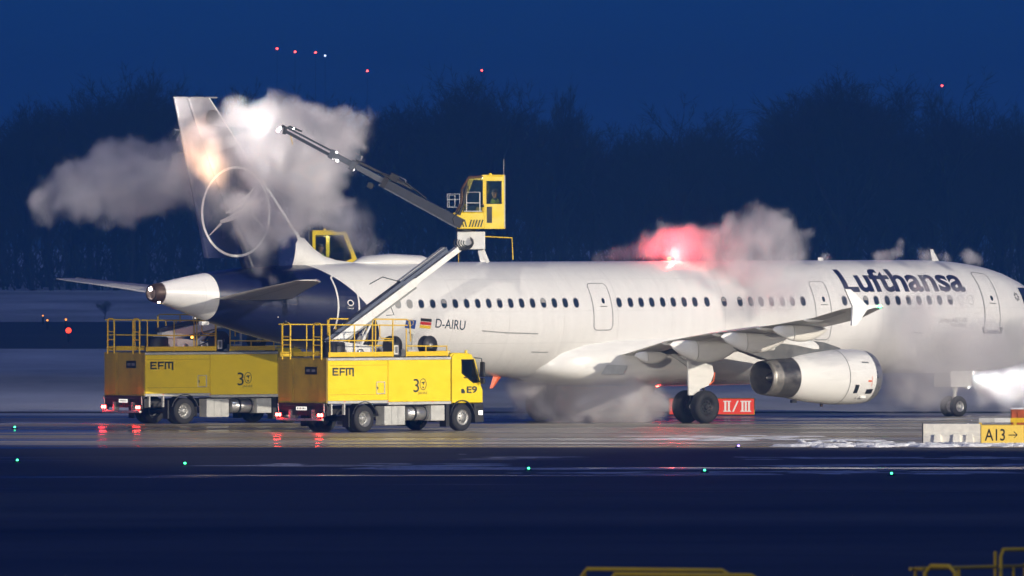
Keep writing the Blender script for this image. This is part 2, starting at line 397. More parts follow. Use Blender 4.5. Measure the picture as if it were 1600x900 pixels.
# smooth the lofting table a little
import bisect
def fsm(X):
    w_ = .35 if 1.5 < X < 43.5 else 0
    return [sum(fus(X+d)[k] for d in (-w_,0,w_))/3 for k in range(3)]
rings = []
for X in xs:
    zt, zb, hw = fsm(X); zc, hh = (zt+zb)/2, (zt-zb)/2
    rings.append([A(X, hw*math.cos(t), zc+hh*math.sin(t)) for t in (2*PI*k/NF for k in range(NF))])
mb.loft(rings, True)
obj('fuselage', mb, FPAINT, plane)

def wrap_patch(mb, X0, X1, v0, v1, off, nx=2, nv=8, rnd=0):
    """skin patch between stations X0..X1 and heights (by arc v above z = 0 line angle)"""
    for i in range(nx):
        for j in range(nv):
            xa, xb = X0+(X1-X0)*i/nx, X0+(X1-X0)*(i+1)/nx; ta, tb = v0+(v1-v0)*j/nv, v0+(v1-v0)*(j+1)/nv
            mb.add([surf(xa,ta,off), surf(xb,ta,off), surf(xb,tb,off), surf(xa,tb,off)], [(0,1,2,3)])
def round_rect(hx, hv, r_, n=5):
    out = []
    for cx, cy, a0 in ((hx-r_,hv-r_,0),(-hx+r_,hv-r_,90),(-hx+r_,-hv+r_,180),(hx-r_,-hv+r_,270)):
        for k in range(n+1):
            a = R(a0+90*k/n); out.append((cx+r_*math.cos(a), cy+r_*math.sin(a)))
    return out
def outline(mb, path, Xc, tc, wd, off):
    """closed ribbon on the skin; path in (x, arc) metres round (Xc, tc)"""
    pts = []
    for i in range(len(path)):                      # subdivide
        a = Vector(path[i]); b = Vector(path[(i+1) % len(path)]); k = max(1, int((b-a).length/.12))
        pts += [a.lerp(b, j/k) for j in range(k)]
    n = len(pts); o = []; q = []
    for i in range(n):
        t = (pts[(i+1) % n]-pts[i-1]).normalized(); nn = Vector((t.y, -t.x))*wd/2
        for lst, p in ((o, pts[i]+nn), (q, pts[i]-nn)): lst.append(surf(Xc+p.x, tc+p.y/2.02, off))
    mb.add(o+q, [(i, (i+1) % n, n+(i+1) % n, n+i) for i in range(n)])
def disc(mb, path, Xc, tc, off, dome=0):
    vs = [surf(Xc+p[0], tc+p[1]/2.02, off) for p in path] + [surf(Xc, tc, off+dome)]; n = len(path)
    mb.add(vs, [(i, (i+1) % n, n) for i in range(n)])

# cabin windows, one by one: a rubber frame ring with a recessed pane
PXX = [(627,34.61),(902,26.05),(969,23.93),(1107,19.53),(1133,18.69),(1158,17.89),(1289,13.72),(1487,7.14),(1550,5.03)]
def px2X(px):
    for (a, b_), (c, d) in zip(PXX, PXX[1:]):
        if px <= c or (c, d) == PXX[-1]: return b_+(d-b_)*(px-a)/(c-a)
WN = [(34.61-.535*k, 'b' if k < 2 else ('h' if k in (4,9,13) else 'w')) for k in range(17)]
WN += [(px2X(p), 'w') for p in (969,986.7,1003.4,1020,1037,1053.6,1070.6,1087.4,1106.4,1133,1158,1175,1191.4,1208,1225,1241,1258,1323,1340,1356,1372,1389,1405.6,1422,1438,1454,1470,1486.6)]
WN += [(px2X(1503), 'o'), (px2X(1519), 'o')]
SEAM = pm('window_surround', (.30,.31,.33), .5, var=.05)
for X, kd in WN:
    th = th_of_z(X, 4.30); p = round_rect(.125, .175, .12, 5)
    mb = MB(); outline(mb, p, X, th, .028 if kd != 'o' else .012, .007)
    f = obj('window', mb, SEAM if kd != 'o' else LINE, plane)
    if kd == 'o': continue
    mb = MB(); mb.smooth = True; disc(mb, p, X, th, .004)
    obj('pane', mb, WINBLIND if kd == 'b' else WINGLASS, f)
    if kd == 'h' or (kd == 'w' and int(X*7) % 5 == 0):
        hb = .05 + .05*((int(X*13)) % 3); mb = MB(); mb.add([surf(X-.10, th+(.165-hb)/2.02, .0055), surf(X+.10, th+(.165-hb)/2.02, .0055), surf(X+.085, th+.15/2.02, .0055), surf(X-.085, th+.15/2.02, .0055)], [(0,1,2,3)]); obj('window_blind', mb, WINBLIND, f)
# the same windows on the port side, seen only from elsewhere: one part
# doors
def door(X0, X1, z0, z1, mat, wd, label=None, win=True, sill=False):
    Xc = (X0+X1)/2; t0, t1 = th_of_z(Xc, z0), th_of_z(Xc, z1); tc = (t0+t1)/2; hv = (t1-t0)/2*2.02; hx = (X1-X0)/2
    mb = MB(); mb.smooth = True; wrap_patch(mb, X0+.03, X1-.03, t0+.02, t1-.02, .005, 3, 12)
    d = obj('door', mb, FPAINT, plane)
    if label: d['label'] = label
    mb = MB(); outline(mb, round_rect(hx, hv, .18, 5), Xc, tc, wd, .009); obj('door_seal', mb, mat, d)
    tw = th_of_z(Xc, 4.36)
    if win:
        mb = MB(); disc(mb, round_rect(.07, .10, .065, 4), Xc-.08, tw, .012); obj('door_window', mb, WINGLASS, d)
        mb = MB(); a = surf(Xc+.1, tw-.1, .02); b_ = surf(Xc-.22, tw-.1, .02); mb.tube([a, b_], .014, 6); obj('door_handle', mb, LINE, d)
    if sill:
        mb = MB(); mb.tube([surf(X1+.08, t0+.06, .03), surf(X1+.03, t0-.03, .05), surf(X0-.03, t0-.03, .05), surf(X0-.08, t0+.06, .03)], .05, 8); obj('door_sill', mb, STEEL, d)
    return d
DSEAM = pm('door_seam', (.22,.22,.24), .5)
door(4.55, 5.40, 3.18, 5.27, DSEAM, .035, sill=True)
door(13.33, 14.12, 2.9, 5.0, DSEAM, .03)
door(24.32, 25.25, 3.32, 4.98, DSEAM, .03)
door(36.35, 37.25, 3.10, 5.28, WPAINT, .07, 'aft door with a broad white outline on the dark blue tail paint')
# ---- lettering laid on the skin
def text_mesh(s, size, bold=0.0, extrude=0, xs=1.0, space=1.0):
    c = bpy.data.curves.new('lettering', 'FONT'); c.body = s; c.size = size; c.offset = bold; c.resolution_u = 4; c.space_character = space
    o = bpy.data.objects.new('lettering', c); COL.objects.link(o); dg = bpy.context.evaluated_depsgraph_get(); dg.update()
    me = bpy.data.meshes.new_from_object(o.evaluated_get(dg)); bpy.data.objects.remove(o)
    bm = bmesh.new(); bm.from_mesh(me); bpy.data.meshes.remove(me)
    for v in bm.verts: v.co.x *= xs
    return bm
def fit_text(s, W, H, bold=.0):
    """text scaled so that its extents are W x H, its lower left corner at 0,0"""
    bm = text_mesh(s, 1.0, bold); x0 = min(v.co.x for v in bm.verts); x1 = max(v.co.x for v in bm.verts); y0 = min(v.co.y for v in bm.verts); y1 = max(v.co.y for v in bm.verts)
    for v in bm.verts: v.co.x = (v.co.x-x0)/(x1-x0)*W; v.co.y = (v.co.y-y0)/(y1-y0)*H
    return bm
def bm_obj(name, bm, mat, parent):
    me = bpy.data.meshes.new(name); bm.to_mesh(me); bm.free(); me.materials.append(mat); o = bpy.data.objects.new(name, me); COL.objects.link(o); o.parent = parent; return o
def skin_text(name, s, Xleft, z0, W, H, mat, bold=0, off=.006, parent=None, slant=0):
    """W runs forward along the fuselage, H is measured along the skin"""
    bm = fit_text(s, W, H, bold)
    k = 0.06
    while k < H:
        bmesh.ops.bisect_plane(bm, geom=bm.verts[:]+bm.edges[:]+bm.faces[:], plane_co=(0,k,0), plane_no=(0,1,0)); k += .06
    t0 = th_of_z(Xleft, z0)
    for v in bm.verts: v.co = surf(Xleft - v.co.x - slant*v.co.y, t0+v.co.y/2.02, off)
    return bm_obj(name, bm, mat, parent or plane)
GOLDLESS = pm('airline_lettering', (.012,.016,.06), .4, var=.05)
skin_text('airline_name', 'Lufthansa', 12.42, 4.60, 6.25, 1.10, GOLDLESS, .028)
skin_text('registration', 'D-AIRU', 32.87, 3.46, 1.38, .36, INK, .004)
skin_text('type_lettering', 'Airbus A321-100', 7.75, 3.49, 1.42, .17, LINE, 0)
skin_text('town_lettering', 'Würzburg', 7.22, 3.28, .84, .19, LINE, 0)
def skin_rect(name, X0, z0, W, H, mat, off=.006):
    t0 = th_of_z(X0, z0); mb = MB(); wrap_patch(mb, X0, X0-W, t0, t0+H/2.02, off, 2, 3); return obj(name, mb, mat, plane)
fl = skin_rect('national_flag', 33.58, 3.46, .50, .12, pm('flag_gold', (.85,.55,.01), .5, var=.02))
for j, c in ((1, (.55,.005,.005)), (2, (.008,.008,.008))):
    o = skin_rect('flag_stripe', 33.58, 3.46+.118*j, .50, .12, pm('flag_colour', c, .5, var=.02)); o.parent = fl
eu = skin_rect('union_flag', 34.24, 3.46, .46, .355, pm('flag_blue', (.01,.05,.30), .5, var=.02))
STAR = pm('star_yellow', (.85,.65,.02), .5)
t0 = th_of_z(34, 3.46+.1775)
for k in range(12):
    a = 2*PI*k/12; mb = MB(); cx, cy = math.cos(a)*.115, math.sin(a)*.115
    disc(mb, [(cx+math.cos(2*PI*i/10+PI/2)*(.028 if i % 2 == 0 else .012), cy+math.sin(2*PI*i/10+PI/2)*(.028 if i % 2 == 0 else .012)) for i in range(10)], 34.01, t0, .009)
    vs = [surf(34.01+cx+math.cos(2*PI*i/10+PI/2)*(.03 if i % 2 == 0 else .013), t0+(cy+math.sin(2*PI*i/10+PI/2)*(.03 if i % 2 == 0 else .013))/2.02, .009) for i in range(10)]
    mb = MB(); mb.add(vs, [tuple(range(10))]); obj('star', mb, STAR, eu)
# round alliance emblem on the blue paint near the aft door
mb = MB(); te = th_of_z(36.9, 4.36); outline(mb, [(math.cos(2*PI*k/20)*.12, math.sin(2*PI*k/20)*.12) for k in range(20)], 36.72, te, .045, .012); obj('round_emblem', mb, WPAINT, plane)
mb = MB(); outline(mb, [(-.14,-.26),(.14,-.26),(.1,-.2),(-.1,-.2)], 36.72, te, .02, .012); obj('emblem_base', mb, WPAINT, plane)
# small marks: nose emblem, service hatches and seams, static port
for X, z, hx, hv in ((29.3,3.25,1.35,.005),(9.1,3.12,.5,.005),(6.2,2.05,.45,.16),(6.5,1.98,.16,.07),(27.6,2.55,.4,.006),(39.3,4.4,.3,.12)):
    mb = MB(); outline(mb, round_rect(hx, max(hv,.012), .01, 2), X, th_of_z(X, z), .016, .007); obj('service_panel', mb, LINE, plane)
mb = MB()
for k in range(7): a = 2*PI*k/7+.3; outline(mb, round_rect(.035,.03,.02,2), 3.35+math.cos(a)*.11, th_of_z(3.35,4.4)+math.sin(a)*.07, .03, .008)
obj('nose_emblem', mb, LINE, plane)
# flight deck windows
mb = MB(); mb.smooth = True
for X0, X1, z0, z1 in ((1.75,2.35,4.12,4.60),(2.42,3.0,4.12,4.72)):
    for j in range(4):
        ta, tb = th_of_z(X0, z0+(z1-z0)*j/4), th_of_z(X0, z0+(z1-z0)*(j+1)/4); tc_, td = th_of_z(X1, z0+(z1-z0)*j/4), th_of_z(X1, z0+(z1-z0)*(j+1)/4)
        mb.add([surf(X0,ta,.012), surf(X1,tc_,.012), surf(X1,td,.012), surf(X0,tb,.012)], [(0,1,2,3)])
obj('flight_deck_window', mb, WINGLASS, plane)

# ---- aerials, lamps
def blade(name, X, Y, z, h, c0, c1, rake, mat, up=1, th_=.05):
    mb = MB(); mb.loft([[A(X+dx*c/2+rk, Y+dy, z+zz) for dx, dy in ((-1,0),(0,th_/2*s_),(1,0),(0,-th_/2*s_))] for c, rk, zz, s_ in ((c0,0,0,1),((c0+c1)/2,rake/2,up*h/2,1),(c1,rake,up*h,.6))])
    return obj(name, mb, mat, plane)
blade('aerial_blade', 6.0, 0, 5.72, .42, .34, .14, .22, WPAINT)
blade('aerial_blade', 28.75, 0, 5.74, .42, .38, .16, .24, WPAINT)
blade('aerial_blade', 33.6, 0, 5.74, .2, .3, .14, .18, WPAINT)
blade('aerial_blade', 11.9, 0, 5.74, .12, .3, .24, .05, WPAINT)
dm = blade('drain_mast', 28.3, .2, 1.70, .44, .42, .16, .30, ORANGE, -1, .10)
blade('aerial_blade', 9.6, .1, 1.64, .3, .3, .14, .2, WPAINT, -1)
mb = MB(); mb.loft([[A(X, math.cos(t)*wd, 5.70+max(0,math.sin(t))*hh) for t in (PI*k/10 for k in range(11))] + [A(X, 0, 5.6)] for X, wd, hh in ((35.2,.05,.02),(34.6,.42,.28),(33.4,.5,.36),(31.9,.42,.3),(30.9,.05,.03))]); mb.smooth = True
mb.sm = [True]*len(mb.sm); obj('satcom_radome', mb, WHITE, plane)
def lamp(name, pos, r_, col, es, pl_e, pl_col=None, rad=.06, parent=None, sc=(1,1,1)):
    mb = MB(); mb.ball(pos, r_, 12, sc); o = obj(name, mb, emat(name+'_glow', col, es), parent or plane)
    if pl_e:
        l = bpy.data.lights.new(name+'_light', 'POINT'); l.energy = pl_e; l.color = pl_col or col; l.shadow_soft_size = rad
        q = bpy.data.objects.new(name+'_light', l); COL.objects.link(q); q.parent = parent or plane; q.location = pos
        return q
RED = (1,.02,.015)
q = lamp('beacon_lamp', A(19.6, 0, 5.84), .08, (1,.14,.08), 9, 620, (1,.05,.045)); q.location = A(19.6, .25, 6.02)
q = lamp('beacon_lamp', A(20.2, 0, 1.32), .085, (1,.08,.05), 60, 25, RED)
q.location = A(20.2, .1, 1.12)
lamp('tail_nav_lamp', A(44.42, .1, 4.44), .065, (1,.62,.3), 90, 14, (1,.55,.25))
q = lamp('tail_strobe_lamp', A(44.62, -.12, 4.86), .06, (1,1,1), 70, 10)

# ---- wings
AF = [(0,0),(.0125,.19),(.05,.35),(.12,.48),(.25,.58),(.4,.6),(.55,.52),(.7,.38),(.85,.2),(1,.02)]
def af_ring(fX, fc, tt, n_=1):
    """closed section: list of (chord fraction, height as a fraction of thickness)"""
    up = [(c, h*.95) for c, h in AF]; lo = [(c, -h*.72) for c, h in AF]
    return up + lo[::-1][1:-1]
WS = [ # Y, X leading, X trailing, z trailing, thickness, incidence rise of leading edge
 (1.4,16.4,24.15,2.25,1.05,.42),(2.6,17.15,24.15,2.50,.92,.36),(4.5,18.35,24.2,2.92,.72,.26),(6.4,19.55,24.3,3.17,.56,.16),(9,21.05,25.05,3.34,.44,.10),(11.6,22.5,25.8,3.57,.36,.06),(14.2,23.95,26.5,3.82,.27,.03),(16.2,25.1,27.0,4.15,.2,.01),(16.95,25.6,27.1,4.25,.15,0)]
def wing_rings(side, f0=0, f1=1, dz=0):
    rings = []
    for Y, xl, xt, z, th_, inc in WS:
        c = xt-xl; ring = []
        for cf, hf in af_ring(0,0,0):
            cc = f0+(f1-f0)*cf if False else cf
            ring.append(A(xl+c*cc, side*Y, z+inc*(1-cc)+th_*hf*.62+dz))
        rings.append(ring)
    return rings
for side in (1, -1):
    mb = MB(); mb.smooth = True; mb.loft(wing_rings(side)); wg = obj('wing', mb, GREY, plane)
    if side < 0: wg['label'] = 'far wing, mostly hidden behind the fuselage'
    # slats: bright leading edge skins, flap and aileron panels slightly proud underneath
    mb = MB(); mb.smooth = True
    for Y, xl, xt, z, th_, inc in WS[1:]:
        pass
    def under(Y, cf, off):
        for (a, b_) in zip(WS, WS[1:]):
            if a[0] <= Y <= b_[0]:
                t = (Y-a[0])/(b_[0]-a[0]); q_ = [a[k]+(b_[k]-a[k])*t for k in range(6)]; break
        c = q_[2]-q_[1]; cs = [p[0] for p in AF]; i = max(0, min(len(cs)-2, bisect.bisect_right(cs, cf)-1)); tt = (cf-cs[i])/(cs[i+1]-cs[i]); h = AF[i][1]+(AF[i+1][1]-AF[i][1])*tt
        return A(q_[1]+c*cf, side*Y, q_[3]+q_[5]*(1-cf)-q_[4]*h*.72*.62-off)
    for nm, y0, y1, c0, c1 in (('flap',2.3,6.3,.80,.985),('flap',6.5,12.6,.74,.985),('aileron',12.8,15.9,.76,.985),('access_panel',7.5,8.3,.45,.6),('access_panel',9.2,10.0,.45,.6),('access_panel',10.9,11.6,.45,.6),('fuel_panel',13.1,13.7,.4,.58)):
        mb = MB(); n_ = 6; rows = [[under(y0+(y1-y0)*i/n_, c, .012) for c in (c0, (c0+c1)/2, c1)] for i in range(n_+1)]
        for i in range(n_):
            for j in range(2): mb.add([rows[i][j], rows[i+1][j], rows[i+1][j+1], rows[i][j+1]], [(0,1,2,3)])
        edge = [rows[i][0] for i in range(n_+1)]
        obj(nm, mb, pm('flap_grey', (.47,.46,.43), .42, var=.08) if nm in ('flap','aileron') else GREY, wg)
        mb = MB(); lo_ = [under(y0+(y1-y0)*i/n_, c0-.004, .016) for i in range(n_+1)]; hi_ = [under(y0+(y1-y0)*i/n_, c0+.006, .016) for i in range(n_+1)]
        for i in range(n_): mb.add([lo_[i], lo_[i+1], hi_[i+1], hi_[i]], [(0,1,2,3)])
        if nm in ('flap','aileron'): obj('hinge_gap', mb, DARK, wg)
    # flap track fairings: grey canoe with a bright white moving tail
    for Y, Xt, zt_, Lf, hh, ww in ((3.35,24.55,2.52,1.6,.28,.22),(5.75,25.15,2.93,3.5,.62,.42),(8.95,25.75,3.24,3.3,.56,.38),(12.15,26.35,3.52,2.7,.42,.3)):
        def canoe(f0, f1, extra):
            rr = []
            for k in range(9):
                f = f0+(f1-f0)*k/8; g = max(.02, math.sin(PI*min(1, f*1.0))**.55) if f < .5 else max(.03, 1-((f-.5)/.5)**2.0*.97) if False else max(.04, math.sin(PI*f)**.62)
                X_ = Xt-Lf*f; zc_ = zt_ - .10 - hh*.55*math.sin(PI*min(1, f*.95))
                rr.append([A(X_, side*(Y+math.cos(t)*ww/2*g), zc_+math.sin(t)*(hh/2*g)+(.16*g if math.sin(t) > 0 else 0)) for t in (2*PI*i/14 for i in range(14))])
            return rr
        mb = MB(); mb.smooth = True; mb.loft(canoe(.36, 1.0, 0)); fr = obj('flap_track_fairing', mb, GREY, wg)
        mb = MB(); mb.smooth = True; mb.loft(canoe(.0, .345, 0)); obj('fairing_tail', mb, FAIR, wg)
    # small white hinge covers between the canoes
    for Y in (4.4, 7.4, 10.6, 13.9):
        q0 = under(Y, .97, .0); mb = MB(); mb.smooth = True
        mb.loft([[q0+Vector((dx, math.cos(t)*.1*g, -.03+math.sin(t)*.09*g)) for t in (2*PI*i/8 for i in range(8))] for dx, g in ((-.22,.1),(-.05,.8),(.3,1),(.6,.75),(.8,.1))]); obj('hinge_cover', mb, FAIR, wg)
    # wing tip fence
    mb = MB(); Yt = side*17.0
    pr = [(25.95,4.26),(26.55,4.30),(27.35,4.85),(27.62,4.87),(27.25,4.25),(27.30,3.60),(27.05,3.60),(26.55,4.14)]
    mb.loft([[A(X_, Yt+side*dy, z_) for X_, z_ in pr] for dy in (-.035,.035)]); obj('wing_tip_fence', mb, pm('fence_white', (.86,.86,.85), .3, var=.02), wg, bevel=.015)
lamp('starboard_nav_lamp', A(25.90, 17.02, 4.25), .05, (.05,1,.25), 26, 3, (.05,1,.3))

# belly fairing
mb = MB(); mb.smooth = True
BF = [(27.35,.3,2.25,.05),(27.1,1.1,2.2,.38),(26.5,1.75,2.2,.62),(25.5,2.12,2.2,.82),(24,2.26,2.22,.94),(21,2.3,2.25,.98),(17.5,2.3,2.25,.98),(15.6,2.2,2.22,.92),(14.2,1.95,2.15,.75),(13.2,1.5,2.05,.5),(12.6,.5,1.9,.1)]
for X_, hw, zc_, hh in BF: pass
rings = []
for X_, hw, zc_, hh in BF:
    rings.append([A(X_, (abs(math.cos(t))**.75)*(1 if math.cos(t) >= 0 else -1)*hw, zc_-.12+(abs(math.sin(t))**.75)*(1 if math.sin(t) >= 0 else -1)*hh*(1.25 if math.sin(t) > 0 else .88)) for t in (2*PI*k/36 for k in range(36))])
mb.loft(rings); obj('belly_fairing', mb, WHITE, plane)
mb = MB(); mb.add([A(25.2,2.27,1.75),A(24.2,2.4,1.75),A(24.0,2.4,2.05),A(24.9,2.27,2.1)],[(0,1,2,3)])
obj('landing_light_glass', mb, LGREY, plane)

# ---- engines
for side in (1, -1):
    ey, ez = side*5.75, 1.62
    mb = MB(); mb.smooth = True
    prof = [(19.32,.74),(18.9,.82),(18.3,.895),(17.5,.965),(16.9,.99),(16.2,.99),(15.75,.965)]
    prof2 = [(21.97-x, r_) for x, r_ in prof]
    mb.lathe(prof2, (0, -ey, ez), 'x', 48); eng = obj('engine', mb, WHITE, plane)
    if side < 0: eng['label'] = 'far engine beyond the fuselage'
    mb = MB(); mb.smooth = True; mb.lathe([(21.97-x, r_) for x, r_ in ((15.75,.963),(15.5,.93),(15.38,.88),(15.33,.82),(15.4,.76),(15.7,.72),(16.4,.72))], (0,-ey,ez), 'x', 48); obj('inlet_lip', mb, SILVER, eng)
    mb = MB(); mb.smooth = True; mb.lathe([(21.97-x, r_) for x, r_ in ((19.32,.735),(19.7,.70),(20.1,.665))], (0,-ey,ez), 'x', 48); obj('nozzle_band', mb, STEEL, eng)
    mb = MB(); mb.smooth = True; mb.lathe([(21.97-x, r_) for x, r_ in ((20.1,.665),(20.4,.635),(20.62,.60),(20.6,.585),(20.2,.60),(19.4,.62),(18.6,.62))], (0,-ey,ez), 'x', 48); obj('exhaust_nozzle', mb, pm('nozzle_light', (.36,.34,.31), .4, .7, var=.15), eng)
    mb = MB(); mb.smooth = True; mb.lathe([(21.97-x, r_) for x, r_ in ((18.6,.40),(19.2,.36),(19.9,.24),(20.35,.08),(20.4,.001))], (0,-ey,ez), 'x', 32); obj('exhaust_cone', mb, STEEL, eng)
    mb = MB(); mb.lathe([(21.97-18.6,.625),(21.97-18.6,.39)], (0,-ey,ez), 'x', 32); obj('turbine_face', mb, BLACK, eng)
    mb = MB(); mb.lathe([(21.97-16.4,.72),(21.97-16.4,.01)], (0,-ey,ez), 'x', 32); fn = obj('fan_disc', mb, DARK, eng)
    # cowl seams, vents, marks on the outboard side
    mb = MB(); mb.lathe([(21.97-17.12,.988),(21.97-17.09,.990)], (0,-ey,ez), 'x', 48); obj('cowl_seam', mb, LINE, eng)
    def cowl(X_, a, off): 
        r_ = cr_interp([(p[0], p[1]) for p in prof[::-1]], X_)[0]+off
        return A(X_, ey+side*r_*math.cos(a), ez+r_*math.sin(a))
    for X0_, X1_, a0, a1, mt, nm in ((16.62,16.82,-.62,-.28,BLACK,'cowl_vent'),(15.86,16.2,-.66,-.46,BLACK,'cowl_vent'),(16.02,16.2,-.18,-.12,ORANGE,'warning_mark'),(15.98,16.0,-.36,.02,ORANGE,'warning_mark'),(16.05,16.4,.52,.58,LINE,'cowl_strake'),(16.5,16.56,-.9,-.84,LINE,'cowl_latch')):
        mb = MB()
        for j in range(4):
            u, v_ = a0+(a1-a0)*j/4, a0+(a1-a0)*(j+1)/4; mb.add([cowl(X0_,u,.008), cowl(X1_,u,.008), cowl(X1_,v_,.008), cowl(X0_,v_,.008)], [(0,1,2,3)])
        obj(nm, mb, mt, eng)
    mb = MB(); mb.box(A(16.25, ey+side*.72, ez-.72), (.28,.1,.08)); obj('drain_box', mb, FAIR, eng)
    mb = MB(); mb.box(A(17.6, ey, ez-1.0), (.1,.06,.12)); obj('drain_mast', mb, DARK, eng); mb = MB(); mb.box(A(19.0, ey, ez-.86), (.22,.12,.1)); obj('drain_mast', mb, DARK, eng)
    # pylon
    mb = MB(); mb.smooth = False
    P = [(22.3,3.05,2.72,.10),(21.4,3.0,2.50,.17),(20.5,3.0,2.26,.20),(19.4,2.98,2.30,.21),(18.6,2.97,2.42,.2),(17.6,2.86,2.5,.17),(16.7,2.66,2.5,.06)]
    mb.loft([[A(X_, ey+dy*w_, z_) for dy, z_ in ((-1,z0_),(1,z0_),(1,z1_),(-1,z1_))] for X_, z1_, z0_, w_ in P]); obj('pylon', mb, pm('pylon_grey', (.17,.17,.165), .5, .2, var=.2, scale=3), eng, bevel=.03)
    mb = MB(); P2 = [(21.0,2.98,2.78,.24),(20.2,3.1,2.86,.26),(19.2,3.05,2.78,.26),(18.2,2.92,2.62,.24),(17.9,2.86,2.62,.2)]
    mb.loft([[A(X_, ey+dy*w_, z_) for dy, z_ in ((-1,z0_),(1,z0_),(.8,z1_),(-.8,z1_))] for X_, z1_, z0_, w_ in P2]); obj('pylon_fairing', mb, FAIR, eng, bevel=.03)
    mb = MB(); mb.smooth = True; mb.lathe([(21.97-20.9,.001),(21.97-20.9,.09),(21.97-20.6,.11),(21.97-20.2,.09)], (0,-ey-side*.2,2.68), 'x', 12); obj('pylon_blister', mb, FAIR, eng)

# ---- tail
def panel(name, pts, th_, mat, parent, at_=A, bevel=0):
    """pts = [(X, Z)] outline of a thin upright surface on the centre plane"""
    mb = MB(); mb.loft([[at_(x, dy, z) for x, z in pts] for dy in (-th_/2, th_/2)]); return obj(name, mb, mat, parent, bevel)
def finsec(z):   # leading, hinge, trailing edge of the fin at height z
    t = (z-5.2)/(11.52-5.2); return 36.36+t*(41.95-36.36), 40.1+t*(42.95-40.1), 42.0+t*(43.64-42.0)
def fin_rings(zs, f0, f1, tk=.11):
    rr = []
    for z in zs:
        le, hg, te = finsec(z); c = te-le; ring = []
        for cf, hf in af_ring(0,0,0):
            x = le+c*(f0+(f1-f0)*cf); g = f0+(f1-f0)*cf
            h = tk*c*2.2*math.sqrt(max(0, g*(1-g)))*(1-g*.55)
            ring.append(A(x, (1 if hf >= 0 else -1)*h*.5 if 0 < cf < 1 else 0, z))
        rr.append(ring)
    return rr
zs = [5.0+k*(11.52-5.0)/14 for k in range(15)]
def finring2(z, a, b_):
    le, hg, te = finsec(z); c = te-le; n_ = 10; up = []; lo = []
    for k in range(n_+1):
        g = a+(b_-a)*k/n_; h = .085*c*2.0*math.sqrt(max(0, g))*(1-g)**.8*.5+.012
        up.append(A(le+c*g, h, z)); lo.append(A(le+c*g, -h, z))
    return up+lo[::-1]
NAVYF = pm('fin_navy', (.008,.015,.07), .28, var=.2, scale=1.2, coat=.5)
# fresh white deicing foam running down the top of the fin
n_f = NAVYF.node_tree; bF = n_f.nodes['Principled BSDF']; lk = bF.inputs['Base Color'].links[0].from_socket
tcf = n_f.nodes.new('ShaderNodeTexCoord'); sf = n_f.nodes.new('ShaderNodeSeparateXYZ'); n_f.links.new(tcf.outputs['Object'], sf.inputs[0])
mf = n_f.nodes.new('ShaderNodeMapping'); mf.inputs['Scale'].default_value = (5,5,.7); n_f.links.new(tcf.outputs['Object'], mf.inputs[0])
nf = n_f.nodes.new('ShaderNodeTexNoise'); nf.inputs['Scale'].default_value = 1.4; nf.inputs['Detail'].default_value = 6; n_f.links.new(mf.outputs[0], nf.inputs['Vector'])
hf = n_f.nodes.new('ShaderNodeMath'); hf.operation = 'MULTIPLY_ADD'; n_f.links.new(nf.outputs['Fac'], hf.inputs[0]); hf.inputs[1].default_value = 3.2; n_f.links.new(sf.outputs[2], hf.inputs[2])
rf = n_f.nodes.new('ShaderNodeMapRange'); rf.interpolation_type = 'SMOOTHSTEP'; rf.inputs['From Min'].default_value = 9.6; rf.inputs['From Max'].default_value = 12.2; rf.inputs['To Max'].default_value = .8; n_f.links.new(hf.outputs[0], rf.inputs[0])
xf = n_f.nodes.new('ShaderNodeMix'); xf.data_type = 'RGBA'; n_f.links.new(rf.outputs[0], xf.inputs[0]); n_f.links.new(lk, xf.inputs[6]); xf.inputs[7].default_value = (.36,.34,.35,1); n_f.links.new(xf.outputs[2], bF.inputs['Base Color'])
mb = MB(); mb.smooth = True; mb.loft([finring2(z, .0, .66) for z in zs]); fin = obj('tail_fin', mb, NAVYF, plane)
mb = MB(); mb.smooth = True; mb.loft([finring2(z, .665, 1.0) for z in zs[2:]]); rud = obj('rudder', mb, NAVYF, plane)
# leading edge strip and dorsal fillet in white
mb = MB(); mb.smooth = True
def lering(z, ext):
    le, hg, te = finsec(z); c = te-le; out = []
    for g, s_ in ((.10,1),(.05,1),(.015,1),(-.004,0),(.015,-1),(.05,-1),(.10,-1)):
        g2 = g*ext; h = .085*c*2.0*math.sqrt(max(0, g2))*(1-g2)**.8*.5+.018
        out.append(A(le+c*g2-(.006 if s_ == 0 else 0), s_*h, z))
    return out
mb.loft([lering(z, .5) for z in zs], True, False); obj('fin_leading_edge', mb, WHITE, plane)
mb = MB(); mb.smooth = True
D_ = [(34.2,5.70,.01),(35.2,5.76,.06),(36.0,5.84,.09),(36.6,5.98,.11),(37.1,6.24,.12),(37.55,6.62,.10)]
mb.loft([[A(x, s_*w_, z) if k != 0 else A(x, s_*w_*3.2, 5.5) for (k, s_) in ((0,1),(1,1),(1,-1),(0,-1))] for x, z, w_ in D_] + [[A(38.3, .2,5.5),A(38.1,.08,6.7),A(38.1,-.08,6.7),A(38.3,-.2,5.5)]])
obj('dorsal_fillet', mb, WHITE, plane)
# static wicks
for z in (9.6, 10.4):
    te = finsec(z)[2]; mb = MB(); mb.tube([A(te,0,z), A(te+.28,0,z+.02)], .012, 5); obj('static_wick', mb, LINE, plane)
mb = MB(); mb.tube([A(41.6,0,11.53), A(43.65,0,11.53)], .035, 6); obj('fin_tip_cap', mb, SILVER, plane)
